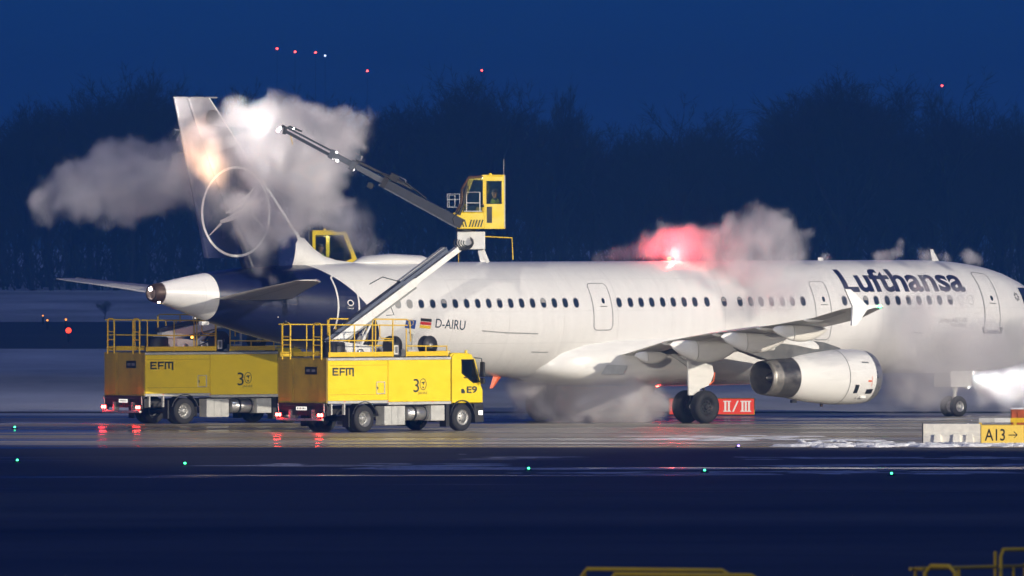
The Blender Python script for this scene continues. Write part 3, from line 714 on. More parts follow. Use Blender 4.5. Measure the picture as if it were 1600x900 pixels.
# ring and crane on the fin
def fin_side(x, z):
    le, hg, te = finsec(z); c = te-le; g = max(.001, min(.999, (x-le)/c)); return .085*c*2.0*math.sqrt(g)*(1-g)**.8*.5+.012
def fin_strip(name, pts, wds):
    L_, R_ = [], []
    for i, p in enumerate(pts):
        p = Vector(p); t = (Vector(pts[min(i+1,len(pts)-1)])-Vector(pts[max(0,i-1)])).normalized(); nn = Vector((-t.y, t.x)); w_ = wds[i] if isinstance(wds, list) else wds
        for lst, q_ in ((L_, p+nn*w_/2), (R_, p-nn*w_/2)): lst.append(A(q_.x, fin_side(q_.x, q_.y)+.012, q_.y))
    mb = MB()
    for i in range(len(pts)-1): mb.add([L_[i], L_[i+1], R_[i+1], R_[i]], [(0,1,2,3)])
    return obj(name, mb, WPAINT, fin)
cxr, czr, rr_ = 40.8, 7.55, 1.55
fin_strip('ring_emblem', [(cxr+math.cos(2*PI*k/48)*rr_, czr+math.sin(2*PI*k/48)*rr_) for k in range(49)], .085)
fin_strip('crane_wing', [(cxr+.75-1.7*t, czr-.35+.25*t+.72*t*t) for t in (k/14 for k in range(15))], [.04+.16*math.sin(PI*min(1,.12+k/14*.95)) for k in range(15)])
fin_strip('crane_wing', [(cxr+.5-1.35*t, czr-.05+.5*t+.4*t*t) for t in (k/14 for k in range(15))], [.03+.12*math.sin(PI*min(1,.1+k/14*.9)) for k in range(15)])
fin_strip('crane_neck', [(cxr+.7+.55*t, czr-.4-.45*t) for t in (k/8 for k in range(9))], [.1-.08*k/8 for k in range(9)])
fin_strip('crane_legs', [(cxr-.7-.55*t, czr-.1-.45*t) for t in (k/8 for k in range(9))], .05)
# horizontal tail
for side in (1, -1):
    mb = MB(); mb.smooth = True; rr = []
    for Y, xl, xt, z, th_ in ((.5,38.6,42.45,4.48,.36),(1.2,39.05,42.55,4.56,.33),(3.5,40.6,43.05,4.86,.24),(5.9,42.15,43.55,5.14,.15),(6.22,42.6,43.6,5.19,.06)):
        c = xt-xl; rr.append([A(xl+c*cf, side*Y, z+th_*hf*.6) for cf, hf in af_ring(0,0,0)])
    mb.loft(rr); st = obj('tailplane', mb, GREY, plane)
    mb = MB(); n_ = 5
    q0 = [A(40.95+ (42.75-40.95)*i/n_*1.0+.25, side*(1.2+4.6*i/n_), 4.56-.055+(5.14-4.56)*i/n_-.012) for i in range(n_+1)]; q1 = [v+Vector((-.03,0,0)) for v in q0]
    for i in range(n_): mb.add([q0[i],q0[i+1],q1[i+1],q1[i]],[(0,1,2,3)])
    obj('elevator_gap', mb, DARK, st)
    mb = MB(); mb.smooth = True
    mb.loft([[A(x+dx, side*Y, z+dz) for dx, dz in ((-.05,0),(.02,.055),(.12,0),(.02,-.055))] for Y, x, z in ((.9,38.9,4.52),(3.5,40.62,4.86),(5.9,42.17,5.14),(6.2,42.6,5.19))]); obj('tailplane_leading_edge', mb, SILVER, st)
    mb = MB(); mb.smooth = False; mb.tube([A(39.4, side*1.12, 4.36), A(39.5, side*1.08, 4.12), A(39.7, side*1.05, 3.86)], .05, 6); obj('tailplane_seal', mb, WPAINT, plane)
lamp('logo_lamp', A(41.3, 3.9, 5.0), .05, (.9,1,.5), 14, 0)
# trim plate on the blue side
mb = MB(); outline(mb, round_rect(.55,.22,.1,3), 40.0, th_of_z(40.0, 4.4), .02, .01); obj('trim_plate', mb, DARK, plane)
# tail end of the auxiliary power unit
mb = MB(); mb.smooth = True; mb.lathe([(-22.30,.362),(-22.55,.33),(-22.72,.28),(-22.74,.24),(-22.5,.23),(-22.2,.22)], (0,0,4.725), 'x', 28)
obj('tail_exhaust', mb, pm('apu_brown', (.07,.045,.035), .5, .5, var=.3), plane)
mb = MB(); mb.lathe([(-22.3,.22),(-22.3,.01)], (0,0,4.725), 'x', 24); obj('exhaust_core', mb, BLACK, plane)
mb = MB(); mb.box(A(42.3, .1, 3.66), (.35,.18,.14)); obj('tail_bumper', mb, FAIR, plane, .02)

# ---- landing gear
def wheel_at(name, X, Y, r_, wd, parent, hubm=HUB):
    mb = MB(); mb.smooth = True; c = A(X, Y, r_)
    mb.lathe([(-wd*.36,r_*.52),(-wd*.46,r_*.60),(-wd*.5,r_*.78),(-wd*.44,r_*.93),(-wd*.25,r_*.995),(-wd*.12,r_),(-.02,r_*1.0),(0,r_*.985),(.02,r_),(wd*.12,r_),(wd*.25,r_*.995),(wd*.44,r_*.93),(wd*.5,r_*.78),(wd*.46,r_*.6),(wd*.36,r_*.52)], c, 'y', 36)
    o = obj('wheel', mb, RUBBER, parent)
    mb = MB(); mb.smooth = False
    for s_ in (-1, 1):
        mb.lathe([(s_*wd*.36,r_*.53),(s_*wd*.33,r_*.50),(s_*wd*.22,r_*.42),(s_*wd*.18,r_*.2),(s_*wd*.34,r_*.16),(s_*wd*.34,.001)], c, 'y', 24)
        for k in range(9): a = 2*PI*k/9; mb.lathe([(s_*wd*.3,.001),(s_*wd*.3,r_*.045),(s_*wd*.2,r_*.05)], c+Vector((math.cos(a)*r_*.31,0,math.sin(a)*r_*.31)), 'y', 6)
    obj('wheel_rim', mb, hubm, o); return o
for side in (1, -1):
    mb = MB(); mb.smooth = True; mb.tube([A(21.9, side*3.795, .585), A(21.9, side*3.795, 1.5)], .11, 14); mb.tube([A(21.9, side*3.795, 1.4), A(21.9, side*3.72, 2.9)], .17, 14)
    mb.tube([A(21.9, side*3.3, .585), A(21.9, side*4.3, .585)], .09, 12); mb.tube([A(21.9, side*3.75, 1.9), A(21.9, side*2.2, 2.6)], .08, 10)
    mg = obj('main_gear', mb, LGREY, plane)
    if side < 0: mg['label'] = 'far main landing gear, half hidden in the low steam'
    for dy in (-.465, .465): wheel_at('wheel', 21.97, side*(3.795+dy), .585, .42, mg, DARK if side > 0 else SILVER)
    # strut door: broad white plate
    mb = MB(); yy = side*4.02
    pr = [(22.62,2.62),(21.55,2.66),(21.30,1.75),(21.52,1.35),(22.0,1.22),(22.18,1.0),(22.55,1.0)]
    mb.loft([[A(x, yy+dy*side, z) for x, z in pr] for dy in (-.03,.03)]); obj('gear_door', mb, WHITE, mg, .01)
    mb = MB(); mb.tube([A(21.28,yy+side*.05,1.8), A(21.35,yy+side*.05,1.5), A(21.55,yy+side*.05,1.36)], .025, 6); obj('red_edge_seal', mb, ORANGE, mg)
    mb = MB(); mb.tube([A(22.3,side*3.9,1.2), A(22.34,side*3.9,.8)], .03, 6); mb.tube([A(21.65, side*3.795, 1.35), A(21.45,side*3.795,1.0), A(21.7,side*3.795,.7)], .05, 8); obj('torque_link', mb, DARK, mg)
    mb = MB(); mb.loft([[A(x, side*y, z) for x, y, z in ((21.2,2.6,2.45),(22.9,2.6,2.45),(22.9,3.5,2.62),(21.2,3.5,2.62))], [A(x, side*y, z) for x, y, z in ((21.2,2.6,2.5),(22.9,2.6,2.5),(22.9,3.5,2.67),(21.2,3.5,2.67))]]); obj('gear_bay', mb, BLACK, mg)
mb = MB(); mb.smooth = True; mb.tube([A(5.07,0,.38), A(5.0,0,1.0)], .07, 12); mb.tube([A(5.02,0,.95), A(4.85,0,1.95)], .11, 12); mb.tube([A(5.07,-.36,.38), A(5.07,.36,.38)], .06, 10); mb.tube([A(4.95,0,1.2), A(4.2,0,1.75)], .05, 8)
ng = obj('nose_gear', mb, WPAINT, plane)
for dy in (-.25, .25): wheel_at('wheel', 5.07, dy, .38, .22, ng, SILVER)
for s_ in (-1, 1):
    mb = MB(); mb.box(A(5.1, s_*.42, 1.45), (1.1,.03,.7)); obj('nose_gear_door', mb, WHITE, ng, .01)
# taxi lamps on the nose leg, facing forward
for dy, zz in ((-.24,1.64),(.24,1.64),(.0,1.12)):
    mb = MB(); mb.smooth = True; mb.lathe([(0,.001),(0,.07),(.08,.11),(.12,.115)], A(4.50, dy, zz), 'x', 16); l_ = obj('taxi_lamp', mb, SILVER, ng)
    mb = MB(); mb.ball(A(4.36, dy, zz), .105, 12, (.5,1,1)); obj('lamp_glass', mb, emat('taxi_lamp_glow', (1,.98,.92), 60), l_)
# ------------------------------------------------------------------ deicing trucks
def wheel_truck(x, y, r_, wd, parent, front):
    mb = MB(); mb.smooth = True; c = Vector((x, y, r_)); s = -1 if y < 0 else 1
    mb.lathe([(-wd*.5,r_*.58),(-wd*.5,r_*.80),(-wd*.46,r_*.93),(-wd*.34,r_*.985),(-wd*.2,r_),(-wd*.17,r_*.975),(-wd*.14,r_),(wd*.0,r_),(wd*.03,r_*.975),(wd*.06,r_),(wd*.34,r_*.985),(wd*.46,r_*.93),(wd*.5,r_*.80),(wd*.5,r_*.58)], c, 'y', 32)
    o = obj('wheel', mb, RUBBER, parent)
    mb = MB(); mb.smooth = True
    if front: pr = [(.5,.60),(.44,.56),(.36,.50),(.44,.36),(.52,.22),(.54,.12),(.54,.001)]
    else: pr = [(.5,.60),(.44,.56),(.1,.50),(.02,.42),(.04,.24),(.34,.2),(.36,.12),(.36,.001)]
    mb.lathe([(s*wd*a, r_*b) for a, b in pr], c, 'y', 28)
    mb.smooth = False
    for k in range(10):
        a = 2*PI*k/10; yy = (.47 if front else .06)*wd*s; mb.lathe([(yy,.001),(yy+s*.03,.018),(yy-s*.02,.02)], c+Vector((math.cos(a)*r_*.32,0,math.sin(a)*r_*.32)), 'y', 6)
    obj('wheel_rim', mb, HUB, o)
TAILRED = emat('tail_lamp_glow', (1,.05,.04), 55)
MARKW = emat('side_marker_glow', (1,.95,.85), 3)
PLATE = emat('plate_lamp_glow', (1,.96,.86), 1.6)
ROOFBOX = pm('deck_grey', (.10,.10,.10), .6, var=.2)
def rail_path(mb, pts, r_=.022): mb.tube(pts, r_, 8)
def make_truck(label, number):
    t = thing('deicing_truck', label, 'deicing truck')
    W = 1.25
    # chassis
    mb = MB(); mb.bx(-1.65,5.3,-.45,-.35,.62,.9); mb.bx(-1.65,5.3,.35,.45,.62,.9)
    for x in (-1.4,.9,2.0,3.2): mb.bx(x-.06,x+.06,-.36,.36,.66,.86)
    obj('chassis', mb, DARK, t)
    for x, f in ((0,False),(4.62,True)):
        mb = MB(); mb.tube([(x,-1.0,.47),(x,1.0,.47)], .08, 10); obj('axle', mb, DARK, t)
        for y in (-1.09, 1.09): wheel_truck(x, y, .475, .32, t, f)
        if not f:
            for y in (-.75, .75): wheel_truck(x, y, .475, .28, t, f)
    # body: two side panels per side in grey frame rails, rear wall
    mb = MB(); mb.bx(-1.66,4.02,-1.19,1.19,1.05,2.50); obj('tank_body', mb, DARK, t)
    for s in (-1, 1):
        for x0, x1, z0 in ((-1.70,1.10,1.10),(1.125,4.06,1.04)):
            mb = MB(); mb.bx(x0,x1,s*1.19,s*1.235,z0,2.47); p = obj('side_panel', mb, YELLOW, t, bevel=.012)
            if x0 < 0:
                for zz in (2.30,1.3):
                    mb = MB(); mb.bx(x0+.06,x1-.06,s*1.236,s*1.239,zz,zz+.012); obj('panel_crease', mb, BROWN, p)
                mb = MB()
                hx0, hx1, hz0, hz1 = .56,.96,1.32,1.74
                for a in ((hx0,hx1,hz0,hz0+.025),(hx0,hx1,hz1-.025,hz1),(hx0,hx0+.025,hz0+.025,hz1-.025),(hx1-.04,hx1,hz0+.025,hz1-.025)): mb.bx(a[0],a[1],s*1.237,s*1.25,a[2],a[3])
                h = obj('hatch_frame', mb, LGREY, p)
                mb = MB(); mb.bx(hx0+.04,hx0+.07,s*1.242,s*1.256,1.48,1.56); obj('hatch_latch', mb, BLACK, p)
        mb = MB(); mb.bx(-1.72,4.08,s*1.18,s*1.25,2.475,2.555); obj('top_rail', mb, LGREY, t, bevel=.01)
        mb = MB(); mb.bx(-1.72,1.12,s*1.17,s*1.25,1.0,1.095); mb.bx(1.12,4.08,s*1.17,s*1.25,.94,1.035); obj('bottom_rail', mb, LGREY, t, bevel=.01)
        for x in (-1.5,-.9,3.98): mb = MB(); mb.bx(x-.03,x+.03,s*1.1,s*1.2,.62,1.0); obj('bracket', mb, LGREY, t)
    # rear wall: two doors
    for y0, y1 in ((-1.22,.42),(.45,1.22)):
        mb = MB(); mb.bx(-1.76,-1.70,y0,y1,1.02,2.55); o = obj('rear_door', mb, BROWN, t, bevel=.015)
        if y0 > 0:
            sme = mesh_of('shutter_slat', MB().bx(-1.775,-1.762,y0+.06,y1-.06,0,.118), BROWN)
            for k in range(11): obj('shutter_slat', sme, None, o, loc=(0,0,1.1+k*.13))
        else:
            mb = MB(); mb.bx(-1.768,-1.762,-.74,-.14,2.0,2.26); obj('black_badge', mb, BLACK, o)
            mb = MB()
            for k in range(2): mb.bx(-1.774,-1.770,-.66+.26*k,-.48+.26*k,2.09,2.17)
            obj('badge_mark', mb, LINE, o)
    mb = MB(); mb.bx(-1.80,-1.74,-1.22,1.22,.93,1.015); obj('rear_sill', mb, DARK, t)
    mb = MB(); mb.bx(-1.74,-1.56,-1.2,1.2,.60,.92); obj('rear_underbody', mb, BLACK, t)
    mb = MB(); mb.bx(-1.92,-1.82,-1.15,1.15,.42,.50); mb.bx(-1.84,-1.6,-.6,-.52,.44,.8); mb.bx(-1.84,-1.6,.52,.6,.44,.8); obj('rear_bumper', mb, SILVER, t, bevel=.01)
    mb = MB(); mb.bx(-1.80,-1.745,-.34,.30,.76,.92); pl = obj('number_plate_box', mb, DARK, t)
    mb = MB(); mb.bx(-1.812,-1.802,-.27,.25,.775,.895); obj('licence_plate', mb, PLATE, pl)
    mb = MB()
    for k in range(6): mb.bx(-1.818,-1.814,-.22+.075*k,-.18+.075*k,.80,.87)
    obj('plate_character', mb, INK, pl)
    for y in (-1.05, 1.05):
        mb = MB(); mb.bx(-1.90,-1.80,y-.19,y+.19,.54,.69); h = obj('tail_light', mb, BLACK, t, bevel=.015)
        for dy in (-.075,.075):
            mb = MB(); mb.ball((-1.905,y+dy,.615), .066, 10, (.4,1,1)); obj('lamp_lens', mb, TAILRED, h)
        l = bpy.data.lights.new('tail_lamp_light', 'POINT'); l.energy = 12; l.color = (1,.03,.02); l.shadow_soft_size = .05
        q = bpy.data.objects.new('tail_lamp_light', l); COL.objects.link(q); q.parent = t; q.location = (-2.05, y, .6)
        mb = MB(); mb.tube([(-1.8,y*1.08,.7),(-1.82,y*1.1,1.0)], .02, 6); obj('lamp_bracket', mb, LGREY, t)
    # mud guards
    for s in (-1, 1):
        for x, r_, a0, a1 in ((0,.60,15,165),(4.62,.60,10,172)):
            mb = MB(); mb.smooth = False; n = 14; rr = []
            for k in range(n+1):
                a = R(a0+(a1-a0)*k/n); rr.append([(x+math.cos(a)*q, s*y, .475+math.sin(a)*q) for q, y in ((r_,.94),(r_,1.255),(r_-.035,1.255),(r_-.035,.94))])
            mb.loft(rr); obj('mudguard', mb, BLACK if x == 0 else DARK, t)
        mb = MB(); mb.bx(-.72,-.66,s*.9,s*1.2,.2,.85); obj('mud_flap', mb, BLACK, t)
        # side boxes and tank between the axles
        mb = MB(); mb.bx(.98,1.96,s*.72,s*1.20,.24,.90); o = obj('side_locker', mb, LGREY, t, bevel=.03)
        for x in (1.3,1.6): mb = MB(); mb.bx(x,x+.012,s*1.202,s*1.206,.27,.87); obj('locker_rib', mb, LINE, o)
        mb = MB(); mb.smooth = True; mb.lathe([(2.12,.02),(2.12,.2),(2.15,.24),(3.07,.24),(3.10,.2),(3.10,.02)], (0,s*.95,.63), 'x', 20); o = obj('fuel_tank', mb, SILVER, t)
        for x in (2.42,2.46,2.95): mb = MB(); mb.smooth = True; mb.lathe([(x,.243),(x,.25),(x+.05,.25),(x+.05,.243)], (0,s*.95,.63), 'x', 20); obj('tank_strap', mb, BLACK, o)
        mb = MB(); mb.bx(3.18,3.82,s*.75,s*1.2,.37,.90); mb.bx(2.05,3.9,s*.5,s*.8,.5,.92); obj('battery_box', mb, LGREY, t, bevel=.02)
        mb = MB(); mb.bx(3.86,4.02,s*.9,s*1.22,.16,.93); obj('mud_flap', mb, BLACK, t)
        for x in (-.95, 1.1, 3.2):
            mb = MB(); mb.bx(x-.03,x+.03,s*1.251,s*1.258,1.03 if x > 1 else 1.05,1.06 if x > 1 else 1.08); obj('side_marker', mb, ORANGE, t)
    # cab
    CY = 1.2
    cabp = [(4.13,.95),(4.13,2.60),(4.25,2.70),(5.05,2.68),(5.22,2.56),(5.58,1.60),(5.66,1.42),(5.66,.95)]
    mb = MB(); mb.prism([p for p in cabp], -CY+.06, CY-.06); cab = obj('driver_cab', mb, YELLOW, t, bevel=.05)
    for s in (-1, 1):
        y0, y1 = s*(CY-.06), s*CY
        mb = MB()                                       # door skin in pieces round the window opening
        mb.prism([(4.17,.98),(5.62,.98),(5.62,1.42),(5.50,1.62),(5.18,1.66),(4.66,1.98),(4.17,1.98)], y0, y1)
        mb.prism([(4.17,1.98),(4.62,1.98),(4.62,2.46),(4.17,2.56)], y0, y1)
        mb.prism([(4.17,2.56),(4.62,2.46),(5.18,2.46),(5.10,2.64),(4.28,2.66)], y0, y1)
        mb.prism([(5.20,2.50),(5.18,2.46),(5.44,1.72),(5.50,1.62),(5.56,1.60),(5.26,2.48)], y0, y1)
        d = obj('cab_door', mb, YELLOW, cab, bevel=.008)
        mb = MB(); mb.prism([(4.62,2.46),(5.18,2.46),(5.46,1.68),(5.18,1.66),(4.66,1.98)], s*(CY-.055), s*(CY-.03)); obj('side_window', mb, DGLASS, cab)
        wp = [(4.62,2.46),(5.18,2.46),(5.46,1.68),(5.18,1.66),(4.66,1.98)]
        mb = MB(); mb.tube([(x, s*(CY+.004), z) for x, z in wp], .022, 6, closed=True); obj('window_rubber', mb, BLACK, cab)
        mb = MB(); mb.bx(4.72,4.9,s*(CY+.002),s*(CY+.03),1.82,1.86); obj('door_handle', mb, BLACK, cab)
        # lower cab: steps, arch, corner
        mb = MB(); mb.prism([(5.22,.94),(5.66,.94),(5.70,.30),(5.30,.28)], s*(CY-.35), s*(CY-.01)); obj('corner_bumper', mb, DARK, cab, bevel=.02)
        mb = MB(); mb.bx(5.44,5.62,s*(CY-.012),s*(CY+.006),.55,.70); obj('corner_lamp', mb, MARKW, cab)
        mb = MB(); mb.bx(5.36,5.52,s*(CY-.012),s*(CY+.006),.78,.86); obj('grille_slot', mb, BLACK, cab)
        # mirrors
        mb = MB(); mb.tube([(5.22,s*1.2,2.52),(5.42,s*1.36,2.50),(5.44,s*1.38,2.2)], .018, 6); mb.tube([(5.5,s*1.2,1.72),(5.44,s*1.38,1.75)], .018, 6); o = obj('mirror_arm', mb, BLACK, cab)
        mb = MB(); mb.box((5.45,s*1.38,2.12), (.09,.2,.52)); mb.box((5.45,s*1.38,1.72), (.09,.2,.2)); obj('mirror', mb, BLACK, cab, bevel=.03)
    mb = MB(); mb.prism([(5.235,2.50),(5.60,1.58),(5.62,1.585),(5.255,2.505)], -1.08, 1.08); obj('windscreen', mb, DGLASS, cab)
    mb = MB(); mb.bx(5.655,5.70,-.9,.9,.98,1.4); obj('front_grille', mb, BLACK, cab, bevel=.01)
    mb = MB(); mb.bx(4.07,4.13,-1.15,1.15,.95,2.6); obj('cab_back_gap', mb, DARK, cab)
    mb = MB(); mb.bx(4.3,4.9,-.35,.35,2.70,2.76); mb.tube([(5.02,-1.0,2.66),(5.02,-1.0,2.78)], .05, 10); obj('roof_hatch', mb, YELLOW, cab, bevel=.02)
    # deck
    mb = MB(); mb.bx(-1.70,4.06,-1.17,1.17,2.52,2.575); obj('deck_plate', mb, ROOFBOX, t)
    for s in (-1, 1):
        y = s*1.2
        for x0, x1 in ((-1.66,1.40),(2.0,3.98)):
            mb = MB(); mb.bx(x0,x1,y-.015,y+.015,2.60,2.76); obj('toe_board', mb, RAILY, t, bevel=.006)
        for x, z1 in ((-1.60,3.70),(-.44,3.70),(.55,3.86),(1.36,3.70),(2.0,3.55),(2.92,2.95),(3.92,2.95)):
            mb = MB(); rail_path(mb, [(x,y,2.58),(x,y,z1)]); obj('rail_post', mb, RAILY, t)
        mb = MB(); rail_path(mb, [(-1.74,y,3.70),(2.05,y,3.66)]); obj('handrail', mb, RAILY, t)
        mb = MB(); rail_path(mb, [(-1.60,y,3.16),(1.36,y,3.14)]); obj('middle_rail', mb, RAILY, t)
        mb = MB(); rail_path(mb, [(1.98,y,2.95),(3.92,y,2.93)]); obj('low_handrail', mb, RAILY, t)
        ya = y - s*.10
        mb = MB(); rail_path(mb, [(.50,ya,2.6),(.50,ya,3.80),(.56,ya,3.88),(2.12,ya,3.86),(2.26,ya,3.78),(2.30,ya,3.1)], .024); obj('gate_loop', mb, RAILY, t)
        mb = MB(); rail_path(mb, [(.84,ya,3.66),(.84,ya,3.30),(.92,ya,3.22),(1.4,ya,3.2)], .02); obj('gate_loop', mb, RAILY, t)
        mb = MB(); rail_path(mb, [(1.46,ya,3.84),(1.46,ya,2.6)], .024); obj('rail_post', mb, RAILY, t)
    # ladder hoops at the rear corners
    for y in (-.78, .78):
        for dx in (0, .16):
            mb = MB(); rail_path(mb, [(-1.78,y-.20,2.5),(-1.78,y-.20,3.66),(-1.78,y-.12,3.74),(-1.78,y+.12,3.74),(-1.78,y+.20,3.66),(-1.78,y+.2,2.5)], .03); break
        obj('ladder_hoop', mb, RAILY, t)
        for z in (2.72,3.0,3.28): mb = MB(); rail_path(mb, [(-1.78,y-.2,z),(-1.78,y+.2,z)], .02); obj('ladder_rung', mb, RAILY, t)
    for sd in (-1,1): mb = MB(); rail_path(mb, [(-1.62,sd*1.2,3.7),(-1.74,sd*1.05,3.7)]); obj('corner_rail', mb, RAILY, t)
    # hose reels, pumps, control box on the deck
    for x, y in ((2.15,-.35),(3.62,-.55)):
        mb = MB(); mb.smooth = True; mb.lathe([(-.14,.06),(-.14,.34),(-.12,.34),(-.11,.22),(.11,.22),(.12,.34),(.14,.34),(.14,.06)], (x,y,2.95), 'y', 28, True); o = obj('hose_reel', mb, DARK, t)
        mb = MB(); mb.smooth = True; mb.lathe([(-.19,.001),(-.19,.09),(-.14,.1)], (x,y,2.95), 'y', 16); obj('reel_hub', mb, HUB, o)
        mb = MB(); mb.bx(x-.25,x+.25,y-.16,y+.16,2.57,2.64); obj('reel_stand', mb, LGREY, o)
    mb = MB(); mb.bx(1.46,1.84,-1.05,-.6,2.58,3.05); o = obj('control_box', mb, DARK, t, bevel=.02)
    mb = MB(); mb.bx(1.56,1.76,-1.062,-1.05,2.66,2.98); o2 = obj('control_panel', mb, WPAINT, o, bevel=.006)
    mb = MB(); mb.bx(1.60,1.72,-1.07,-1.064,2.71,2.93); obj('panel_screen', mb, LINE, o)
    mb = MB(); mb.tube([(3.04,-.4,2.58),(3.04,-.4,3.35)], .05, 8); mb.box((3.04,-.4,3.4), (.26,.1,.06)); mb.tube([(2.95,-.4,3.44),(2.92,-.4,3.5)], .02, 6); obj('filler_pipe', mb, LGREY, t)
    mb = MB(); mb.bx(2.35,2.75,-.9,-.5,2.58,2.82); obj('pump_box', mb, LGREY, t, bevel=.02)
    mb = MB(); mb.smooth = True; mb.ball((4.0,-1.1,2.70), .085, 12); obj('work_lamp', mb, WPAINT, t)
    # lettering, right and left side
    def side_text(name, s_, x0, z0, W_, H_, bold, yoff, mat=INK, side=-1):
        bm = fit_text(s_, W_, H_, bold)
        for v in bm.verts:
            v.co = Vector((x0+v.co.x, -yoff, z0+v.co.y)) if side < 0 else Vector((x0+W_-v.co.x, yoff, z0+v.co.y))
        return bm_obj(name, bm, mat, t)
    for sd in (-1, 1):
        mb = MB(); X0 = -1.50
        def lb_(a, b_, c, d): 
            if sd > 0: a, b_ = -2.02-b_, -2.02-a      # mirrored so that it reads the right way on the left side too
            mb.bx(a, b_, sd*1.2365, sd*1.2385, c, d)
        for a, b_, c, d in ((-1.5,-1.43,1.96,2.23),(-1.43,-1.22,1.96,2.025),(-1.43,-1.26,2.07,2.12),(-1.43,-1.22,2.17,2.23),
                            (-1.17,-1.10,1.96,2.23),(-1.10,-.93,2.06,2.115),(-1.10,-.90,2.17,2.23),
                            (-.88,-.81,1.96,2.17),(-.88,-.50,2.17,2.23),(-.725,-.655,1.98,2.17),(-.57,-.50,1.93,2.17)): lb_(a, b_, c, d)
        obj('company_lettering', mb, INK, t)
        for z, th_ in ((2.045,.010),):           # bright slashes through the letters
            mb = MB(); mb.prism([(-1.46,z-.03),(-1.0,z-.045),(-.86,z-.02),(-.86,z-.02+th_),(-1.0,z-.045+th_),(-1.46,z-.03+th_)], sd*1.2395, sd*1.241); obj('lettering_slash', mb, YELLOW, t)
        side_text('anniversary_lettering', '3', 2.30, 1.36, .27, .46, .0, 1.2385, side=sd)
        side_text('anniversary_word', 'JAHRE', 2.52, 1.27, .44, .10, .0, 1.2385, side=sd)
        mb = MB(); L_ = 28
        def ring(rx, rz, cx, cz, w_, y_):
            o_ = [(cx+math.cos(2*PI*k/L_)*(rx+w_/2), sd*y_, cz+math.sin(2*PI*k/L_)*(rz+w_/2)) for k in range(L_)]; i_ = [(cx+math.cos(2*PI*k/L_)*(rx-w_/2), sd*y_, cz+math.sin(2*PI*k/L_)*(rz-w_/2)) for k in range(L_)]
            mb.add(o_+i_, [(k,(k+1)%L_,L_+(k+1)%L_,L_+k) for k in range(L_)])
        ring(.15,.19,2.76,1.63,.025,1.2385)
        for pl_ in ([(2.66,1.68),(2.74,1.72),(2.88,1.71),(2.80,1.67),(2.79,1.60),(2.76,1.60),(2.75,1.66)],[(2.72,1.55),(2.80,1.55),(2.79,1.49),(2.73,1.49)]):
            mb.add([(x, sd*1.2385, z) for x, z in pl_], [tuple(range(len(pl_)))])
        obj('anniversary_emblem', mb, INK, t)
        if number:
            side_text('fleet_number', number, 4.86 if sd < 0 else 4.86, 1.30, .50, .24, .03, 1.202, side=sd)
            mb = MB(); mb.add([(x, sd*1.2015, z) for x, z in ((4.60,1.30),(4.78,1.30),(4.78,1.38),(4.70,1.46),(4.60,1.44))], [(0,1,2,3,4)]); obj('cab_mark', mb, INK, t)
    return t
P1, F1 = Vector((-7.57,-20.2,0)), R(44)
P2, F2 = Vector((-14.07,-2.54,0)), R(37)
truck = make_truck('yellow deicing truck with E9 on its cab and a raised boom aimed at the tail', 'E9')
truck2 = copy_tree(truck)
truck['group'] = truck2['group'] = 'yellow deicing trucks beside the airliner'
truck2['label'] = 'yellow deicing truck parked beyond the tail cone, its cab hidden behind the E9 truck'
truck.location = P1; truck.rotation_euler = (0,0,F1); truck2.location = P2; truck2.rotation_euler = (0,0,F2)
for ch in list(truck2.children):
    if ch.name.startswith(('fleet_number','cab_mark')): bpy.data.objects.remove(ch)
# two more trucks of the fleet parked close to the camera, only their top rails reach into the picture
for (px, zt_, Y, rz, lab) in ((862,3.7,-346.5,R(8),'nearest parked deicing truck whose yellow top rails peek over the middle of the bottom edge'),(1664,3.7,-337.5,R(62),'parked deicing truck whose yellow top rails rise in the bottom right corner')):
    c = copy_tree(truck2); c['label'] = lab; c['group'] = 'yellow deicing trucks parked near the camera'
    p = at(px, 890, Y); c.location = (p.x, p.y, 0); c.rotation_euler = (0,0,rz)
    for ch in list(c.children):
        if ch.name.startswith(('tail_lamp_light',)): bpy.data.objects.remove(ch)
        elif ch.name.startswith('tail_light'):
            for g_ in list(ch.children):
                if g_.name.startswith('lamp_lens'): g_.data = g_.data.copy(); g_.data.materials[0] = ORANGE

# ---- booms. Points are given in the world and brought into the truck's own frame
BLUEST = pm('boom_blue_steel', (.035,.045,.075), .4, .4, var=.25)
BWHITE = pm('boom_white', (.74,.74,.71), .42, var=.12, scale=4)
HOSE = pm('hydraulic_hose', (.02,.02,.022), .45, var=.2)
def inv(t): 
    m_ = Matrix.Translation(t.location) @ Matrix.Rotation(t.rotation_euler.z, 4, 'Z'); return m_.inverted()
def beam(mb, a, b, w0, h0, w1=None, h1=None, up=Vector((0,0,1)), I=None):
    """box beam from a to b: w across, h along up"""
    a, b = Vector(a), Vector(b); d = (b-a).normalized(); s = d.cross(up).normalized(); u = s.cross(d)
    w1 = w1 or w0; h1 = h1 or h0
    q = [p + s*sx*ww/2 + u*sz*hh/2 for p, ww, hh in ((a,w0,h0),(b,w1,h1)) for sx, sz in ((-1,-1),(1,-1),(1,1),(-1,1))]
    if I is not None: q = [I @ v for v in q]
    mb.add(q, [(3,2,1,0),(4,5,6,7),(0,1,5,4),(1,2,6,5),(2,3,7,6),(3,0,4,7)])
